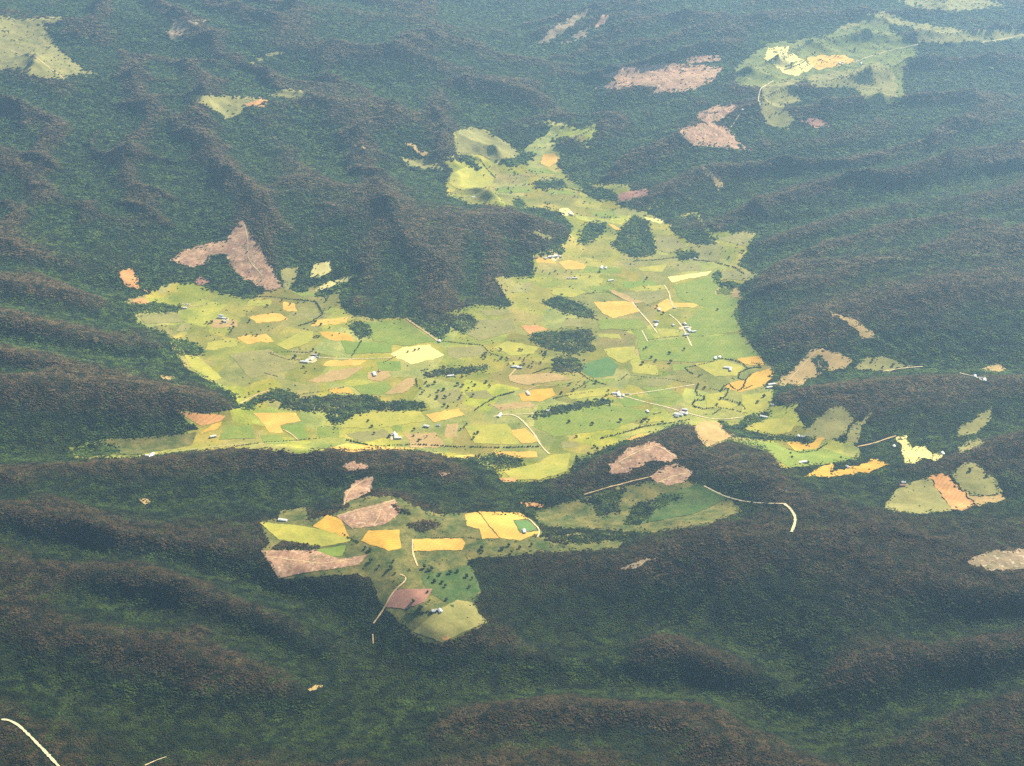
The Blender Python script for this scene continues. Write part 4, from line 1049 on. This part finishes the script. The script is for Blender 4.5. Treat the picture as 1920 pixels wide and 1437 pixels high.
SCAT = [
 ([(900,655),(1080,660),(1090,700),(960,690),(900,670)],34,'dark tree among the scrub between the rectangular wood and the deep green crop'),
 ([(740,715),(930,700),(950,760),(800,770),(760,745)],34,'dark tree in the open pasture below the narrow wood'),
 ([(1085,845),(1190,822),(1150,838),(1080,872)],18,'small tree in the rough ground at the river gap'),
 ([(760,1065),(890,1062),(890,1120),(800,1110)],14,'tree in the upper pastures of the diamond farm'),
 ([(780,1110),(870,1120),(840,1160),(770,1150)],8,'tree near the diamond farmhouse'),
 ([(390,600),(480,600),(500,640),(380,640)],18,'tree in the scrubby pasture left of the bay farm'),
 ([(450,560),(640,545),(640,600),(480,600)],14,'scattered tree in the left bay meadow'),
 ([(580,600),(640,610),(630,640),(590,650)],8,'tree by the gold-green triangular field'),
 ([(1010,720),(1130,700),(1160,740),(1040,760)],10,'tree among the valley-centre paddocks'),
 ([(1190,640),(1300,650),(1310,710),(1190,700)],7,'lone tree in the meadow right of the deep green crop'),
 ([(1300,690),(1440,700),(1430,780),(1310,760)],12,'tree among the stream meander paddocks'),
 ([(1020,790),(1260,770),(1250,800),(1040,830)],10,'small tree on the wide front meadow'),
 ([(620,785),(900,790),(900,830),(640,825)],16,'small tree near the front left lane'),
 ([(450,640),(620,650),(600,720),(420,700)],8,'lone tree in the left valley meadow'),
 ([(1010,500),(1230,520),(1240,560),(1000,560)],12,'hazy tree between the upper valley farms'),
 ([(880,310),(1040,320),(1100,380),(900,370)],22,'hazy tree dotting the upper valley pastures'),
 ([(1330,380),(1330,520),(1420,440),(1400,480)],6,'tree in the upper right paddocks'),
 ([(1380,828),(1600,860),(1500,872)],5,'tree on the curved lush meadow'),
 ([(1510,150),(1650,130),(1670,180),(1600,165)],16,'far tree dotting the scrubby plateau pasture'),
 ([(1620,675),(1700,688),(1650,695)],5,'tree on the olive side-valley clearing'),
 ([(1780,880),(1850,885),(1860,920),(1810,915)],4,'tree in the green field right of the orange strip'),
 ([(660,1020),(760,1035),(740,1090),(690,1060)],10,'dark tree in the rough ground left of the plateau track'),
 ([(880,1015),(1000,1015),(1000,1035),(880,1045)],8,'dark tree below the plateau road loop'),
]
for poly, cnt, lab in SCAT:
    a = np.array(poly, float); px = []; py = []
    while len(px) < cnt:
        x_, y_ = rng.uniform(a[:, 0].min(), a[:, 0].max()), rng.uniform(a[:, 1].min(), a[:, 1].max())
        if inside(a, np.array([x_]), np.array([y_]))[0] and not mask[int(y_ + 10), int(x_ + 20)]:
            g_ = 1 if rng.random() > .3 else 2
            for _ in range(g_):
                px.append(x_ + rng.normal(0, 2.5)); py.append(y_ + rng.normal(0, 1.2))
    px = px[:cnt]; py = py[:cnt]
    x, y = drop(np.array(px), np.array(py))
    for i in range(cnt): place_tree(x[i], y[i], rng.uniform(.75, 1.55), lab, lab.replace('dark ', '').replace('tree', 'trees', 1))
for px, py, s, lab in [(1511,828,1.5,'single dark tree standing in the orange golden leaf-shaped field'),(1067,792,1.6,'lone round tree in the middle of the wide front meadow'),(1205,683,1.6,'lone tree at the left of the plain green meadow'),(1258,680,2.0,'big lone tree in the meadow above the crooked hedge'),(778,658,1.2,'tree in the upper left of the brightest yellow field'),(786,656,1.1,'tree on the right in the brightest yellow field'),(765,661,1.0,'tree lowest in the brightest yellow field'),(1232,577,1.6,'dark tree left of the golden farmyard field'),(1345,582,1.3,'lone tree in the tall green meadow'),(1243,589,1.6,'dark tree below the golden farmyard field')]:
    x, y = drop(np.array([px]), np.array([py])); place_tree(x[0], y[0], s, lab, None)

# ------------------------------------------------------------------ farm buildings
def paint(name, col, wl=3.0, rough=0.6, metal=0.0, var=.2):
    m, n, b = new_mat(name); geo = N(n, 'ShaderNodeNewGeometry').outputs['Position']
    c = mix(n, ramp(n, noise(n, geo, wl, 3), .35, .65), tuple(v * (1 - var) for v in col), col)
    n.links.new(c, b.inputs['Base Color']); b.inputs['Roughness'].default_value = rough; b.inputs['Metallic'].default_value = metal
    return m
WALLS = [paint('cream_boards', (0.62, 0.58, 0.47)), paint('white_boards', (0.78, 0.76, 0.70)), paint('grey_cladding', (0.40, 0.41, 0.40)), paint('brick_wall', (0.36, 0.22, 0.16))]
ROOFS = [paint('bright_metal_roof', (0.82, 0.82, 0.80), rough=.35), paint('pale_grey_roof', (0.60, 0.61, 0.62), rough=.4), paint('rusty_red_roof', (0.42, 0.20, 0.14)), paint('dark_grey_roof', (0.16, 0.16, 0.17))]
DOORM = paint('dark_door_paint', (0.12, 0.10, 0.08)); GLASS = paint('window_glass', (0.05, 0.07, 0.09), rough=.12); FRAME = paint('window_frame_paint', (0.8, 0.8, 0.78)); CHIM = paint('chimney_brick', (0.30, 0.17, 0.12))
def boxes(name, lst):
    bm = bmesh.new()
    for (x0, x1, y0, y1, z0, z1) in lst:
        t = bmesh.ops.create_cube(bm, size=1.0)
        for v_ in t['verts']: v_.co = Vector(((x0 + x1) / 2 + v_.co.x * (x1 - x0), (y0 + y1) / 2 + v_.co.y * (y1 - y0), (z0 + z1) / 2 + v_.co.z * (z1 - z0)))
    me = bpy.data.meshes.new(name); bm.to_mesh(me); bm.free(); return me
def gable_wall(L_, D, h, rise):
    bm = bmesh.new(); x, y = L_ / 2, D / 2
    V = [bm.verts.new(p) for p in [(-x, -y, -3), (x, -y, -3), (x, y, -3), (-x, y, -3), (-x, -y, h), (x, -y, h), (x, y, h), (-x, y, h), (-x, 0, h + rise), (x, 0, h + rise)]]
    for f in [(0, 1, 5, 4), (2, 3, 7, 6), (1, 2, 6, 9, 5), (3, 0, 4, 8, 7), (3, 2, 1, 0)]: bm.faces.new([V[i] for i in f])
    me = bpy.data.meshes.new('wall'); bm.to_mesh(me); bm.free(); return me
def gable_roof(L_, D, h, rise, ov=.8, th=.3):
    bm = bmesh.new(); x = L_ / 2 + ov; y = D / 2 + ov; e = h - rise * ov / (D / 2)
    for s in (-1, 1):
        lo = [(-x, s * y, e + .05), (x, s * y, e + .05), (x, 0, h + rise + .05), (-x, 0, h + rise + .05)]
        A = [bm.verts.new(p) for p in lo]; B = [bm.verts.new((p[0], p[1], p[2] + th)) for p in lo]
        for f in (A, B[::-1]): bm.faces.new(f)
        for i in range(4): bm.faces.new((A[i], A[(i + 1) % 4], B[(i + 1) % 4], B[i]))
    bmesh.ops.recalc_face_normals(bm, faces=bm.faces)
    me = bpy.data.meshes.new('roof'); bm.to_mesh(me); bm.free(); return me
def part(name, me, mat, parent):
    me.materials.append(mat); o = bpy.data.objects.new(name, me); o.parent = parent; return o
def make_house(wi, ri):
    r = bpy.data.objects.new('farmhouse', None); L_, D, h, rise = 20, 12, 4.2, 3.2; out = [r]
    out.append(part('wall', gable_wall(L_, D, h, rise), WALLS[wi], r))
    rf = part('roof', gable_roof(L_, D, h, rise), ROOFS[ri], r); out.append(rf)
    out.append(part('chimney', boxes('chimney', [(4, 5.4, -.7, .7, h + 1.5, h + rise + 1.8)]), CHIM, rf))
    out.append(part('door', boxes('door', [(-.6, .6, -D / 2 - .12, -D / 2 + .02, 0, 2.2)]), DOORM, r))
    for xx in (-7, -3.5, 3.5, 7):
        wn = part('window', boxes('window', [(xx - .9, xx + .9, -D / 2 - .14, -D / 2 + .02, 1, 2.5)]), FRAME, r); out.append(wn)
        out.append(part('pane', boxes('pane', [(xx - .75, xx + .75, -D / 2 - .18, -D / 2 - .12, 1.15, 2.35)]), GLASS, wn))
    out.append(part('porch', boxes('porch', [(-5, 5, -D / 2 - 3, -D / 2 - .3, 2.7, 2.95), (-4.9, -4.6, -D / 2 - 2.9, -D / 2 - 2.6, -1, 2.7), (4.6, 4.9, -D / 2 - 2.9, -D / 2 - 2.6, -1, 2.7)]), ROOFS[ri], r))
    return out
def make_shed(wi, ri, L_=30, D=14):
    r = bpy.data.objects.new('farm_shed', None); h, rise = 5.5, 2.6; out = [r]
    out.append(part('wall', gable_wall(L_, D, h, rise), WALLS[wi], r))
    out.append(part('roof', gable_roof(L_, D, h, rise, .5, .2), ROOFS[ri], r))
    for xx in (-L_ / 4, L_ / 4): out.append(part('door', boxes('door', [(xx - 2.5, xx + 2.5, -D / 2 - .14, -D / 2 + .02, -1, 4.4)]), DOORM, r))
    for k in range(3): out.append(part('skylight', boxes('skylight', [(-L_ / 3 + k * L_ / 3 - .8, -L_ / 3 + k * L_ / 3 + .8, -.6, .6, h + rise + .1, h + rise + .42)]), FRAME, r))
    return out
def make_silo():
    r = bpy.data.objects.new('silo', None); bm = bmesh.new()
    bmesh.ops.create_cone(bm, cap_ends=True, segments=20, radius1=3.6, radius2=3.6, depth=12); bmesh.ops.translate(bm, vec=(0, 0, 4), verts=bm.verts)
    me = bpy.data.meshes.new('wall'); bm.to_mesh(me); bm.free(); out = [r, part('wall', me, WALLS[2], r)]
    bm = bmesh.new(); bmesh.ops.create_cone(bm, cap_ends=True, segments=20, radius1=3.9, radius2=.4, depth=2.4); bmesh.ops.translate(bm, vec=(0, 0, 11.2), verts=bm.verts)
    me = bpy.data.meshes.new('roof'); bm.to_mesh(me); bm.free(); out.append(part('roof', me, ROOFS[0], r)); return out
PROTO = {'house0': make_house(1, 0), 'house1': make_house(0, 2), 'house2': make_house(0, 1), 'shed0': make_shed(2, 0), 'shed1': make_shed(2, 1), 'long': make_shed(1, 0, 46, 15), 'red': make_shed(3, 2), 'silo': make_silo()}
DESC = {'house0': 'white-roofed farmhouse', 'house1': 'cream farmhouse with a red roof', 'house2': 'cream farmhouse with a grey roof', 'shed0': 'bright metal-roofed shed', 'shed1': 'grey-roofed shed', 'long': 'long white-roofed shed', 'red': 'rusty-roofed shed', 'silo': 'round metal silo'}
done = set()
def place_building(kind, x, y, rz, s, label, group):
    src = PROTO[kind]
    if kind not in done:
        done.add(kind); new = src
    else:
        mp = {}; new = []
        for o in src:
            c_ = o.copy(); mp[o.name] = c_; new.append(c_)
        for o, c_ in zip(src, new):
            if o.parent: c_.parent = mp[o.parent.name]
    for o in new: S.collection.objects.link(o)
    r = new[0]; r.location = (x, y, samp(Z, np.array([x]), np.array([y]))[0] + 3.4); r.rotation_euler = (0, 0, rz); r.scale = (s, s, s)
    for k_ in ('label', 'category', 'group'):
        if k_ in r: del r[k_]
    tag(r, label, {'h': 'house', 's': 'silo' if kind == 'silo' else 'shed', 'l': 'shed', 'r': 'shed'}[kind[0]], group)
FARMS = [
 (420,598,[('long',0,0),('shed0',-5,-5),('house0',3,7),('shed1',-8,-1),('silo',6,1)],'of the left bay farm',1),
 (352,575,[('house0',0,-3),('shed0',-6,4)],'at the crossing tracks in the left bay',0),
 (585,674,[('long',0,0),('house0',12,-3),('shed0',-10,4),('shed1',4,-7),('long',-14,6)],'of the farm at the triangular enclosure',1),
 (740,820,[('long',2,0),('house0',-7,-3),('shed0',8,3),('shed1',-1,-5)],'of the farm by the front left lane',1),
 (282,856,[('long',2,0),('shed0',-5,0)],'at the left end of the front forest edge',0),
 (968,690,[('long',-2,-1),('shed0',6,1)],'at the drive right of the narrow wood',0),
 (845,706,[('long',0,0)],'standing alone under the narrow wood',0),
 (1160,741,[('long',0,0),('shed0',-8,-2),('shed1',8,2),('house0',17,-1),('house1',-2,-5)],'of the farm where the long lane begins',1),
 (1278,776,[('shed0',0,0),('shed0',6,-6),('long',-6,3),('house1',-2,-5),('shed1',9,1),('house0',-9,6)],'of the farm halfway along the long lane',1),
 (1130,503,[('long',-2,0),('shed1',6,1)],'at the upper valley meadow',0),
 (1072,523,[('house0',-5,0),('shed0',6,0)],'below the golden field at the hill tip',0),
 (1145,527,[('long',0,0)],'standing alone right of the hill tip farms',0),
 (1040,482,[('long',0,0),('shed0',-9,1),('shed0',10,0),('house0',-17,3),('house1',-34,2)],'at the foot of the central hill tip',1),
 (1287,615,[('shed0',0,0),('long',5,6),('house0',-25,-4),('shed0',14,8),('shed1',-3,-6),('silo',6,-3),('shed1',0,14)],'of the farm cluster in the right meadows',1),
 (1230,608,[('long',0,3),('shed1',1,-4)],'at the end of the straight farm lane',1),
 (1236,582,[('shed0',0,0)],'at the left of the golden farmyard field',0),
 (1265,578,[('house0',0,0)],'under trees at the golden farmyard field',0),
 (1070,402,[('long',0,0),('house1',3,3)],'at the wooded tip of the central hill',0),
 (1030,340,[('house0',0,0)],'in the hazy copse of the upper valley',0),
 (887,371,[('house0',0,0)],'on the left edge of the upper valley',0),
 (1346,672,[('house0',3,-1),('shed0',-5,1)],'at the top of the stream meanders',0),
 (1369,695,[('shed1',0,0),('long',-4,-4)],'in the yellow green paddock by the first bend',0),
 (1447,722,[('long',0,0),('shed0',-6,6)],'at the forest edge above the meander fields',1),
 (1448,760,[('house0',0,0)],'at the forest corner below the meander fields',0),
 (1432,783,[('long',0,0)],'on the top edge of the lens-shaped paddock',0),
 (1497,819,[('house0',0,0),('house2',8,1)],'above the orange golden leaf-shaped field',0),
 (1505,868,[('long',0,0)],'on the curved lush meadow',0),
 (1589,877,[('house0',0,0)],'on the long golden strip field',0),
 (1692,909,[('house0',2,-3),('red',0,3)],'at the corner of the green triangular field',0),
 (937,780,[('long',0,0)],'at the left end of the lane junction',0),
 (1028,771,[('house0',-1,0)],'hidden in the long narrow wood',0),
 (992,740,[('long',-2,-1)],'on the orange golden field',0),
 (705,703,[('long',-3,0),('house1',6,-6)],'on the reddish tan patch',0),
 (802,801,[('shed0',-2,0),('house0',20,-2)],'along the lane below the golden field',0),
 (820,1147,[('house2',-6,0),('house0',5,0)],'of the diamond farm',0),
 (983,998,[('shed0',0,0)],'at the deep green square by the road loop',0),
 (530,977,[('long',0,0)],'on the upper edge of the left plateau field',0),
 (1304,487,[('house0',0,0)],'by the upper right tree line',0),
 (1575,120,[('long',0,0),('house0',5,-2)],'of the far plateau farm',0),
 (1614,120,[('house0',0,0)],'by the far road beside the plateau farm',0),
 (1392,207,[('house0',0,0)],'alone on the far plateau slope',0),
 (1838,710,[('house0',0,0),('shed1',-10,-3),('shed0',8,4)],'in the right side valley',0),
 (1676,838,[('house0',0,0)],'left of the bright hilltop clearing',0),
 (1768,852,[('shed0',0,0)],'at the right end of the bright hilltop clearing',0),
 (820,642,[('shed0',4,-1)],'at the lower end of the pale hill track',0),
 (400,520+300,[('shed0',0,0)],'on the green field at the left front',0),
 (1230,775-3,[('shed0',-16,1)],'beside the long lane',0),
]
order = ['leftmost', 'second from the left', 'third from the left', 'fourth from the left', 'fifth from the left']
for cx, cy, lst, where, yard in FARMS:
    base = rng.uniform(-.5, .5)
    if yard:
        mx = min(13, max(abs(d[1]) for d in lst[:4]) + 2); a = np.linspace(0, 6.28, 15)[:-1]
        rr = rng.uniform(.65, 1.1, len(a))
        sheet('farmyard', [(cx + math.cos(t) * mx * k, cy + 1 + math.sin(t) * (mx * .38 + 1) * k) for t, k in zip(a, rr)], M['yard'], 'pale trampled yard ' + where, 'farmyard', 3.1, 0)
    x, y = drop(np.array([cx + d[1] for d in lst], float), np.array([cy + d[2] for d in lst], float))
    cnt = {}
    for d in lst: cnt.setdefault(d[0], []).append(d[1])
    for (k, dx, dy), X_, Y_ in zip(lst, x, y):
        lab = DESC[k] + ' ' + where
        if len(cnt[k]) > 1:
            rank = sorted(cnt[k]).index(dx); lab = ('left ' if rank == 0 else 'right ' if rank == len(cnt[k]) - 1 else 'middle ') + lab
        far = 1.3 if cy > 450 else 1.6
        place_building(k, X_, Y_, base + (1.57 if rng.random() < .4 else 0), rng.uniform(.9, 1.15) * far, lab, 'farm buildings of the valley')

# ------------------------------------------------------------------ haze
top = CAM_Z + 300.0; bot = float(min(Z.min(), 0)) - 150.0
hm = bpy.data.materials.new('haze_air'); hm.use_nodes = True
for x_ in list(hm.node_tree.nodes):
    if x_.type == 'BSDF_PRINCIPLED': hm.node_tree.nodes.remove(x_)
pv = hm.node_tree.nodes.new('ShaderNodeVolumePrincipled'); out = [x_ for x_ in hm.node_tree.nodes if x_.type == 'OUTPUT_MATERIAL'][0]
pv.inputs['Density'].default_value = HAZE_DENSITY; pv.inputs['Color'].default_value = (0.37, 0.64, 0.96, 1); pv.inputs['Anisotropy'].default_value = 0.5
hm.node_tree.links.new(pv.outputs[0], out.inputs['Volume'])
hb = boxes('haze', [(X0 - 61000, X1 + 61000, -21000, 96000, bot, top)])
tag(link('haze', hb, hm), 'thin blue summer haze filling the air over the valley', 'haze', kind='stuff')
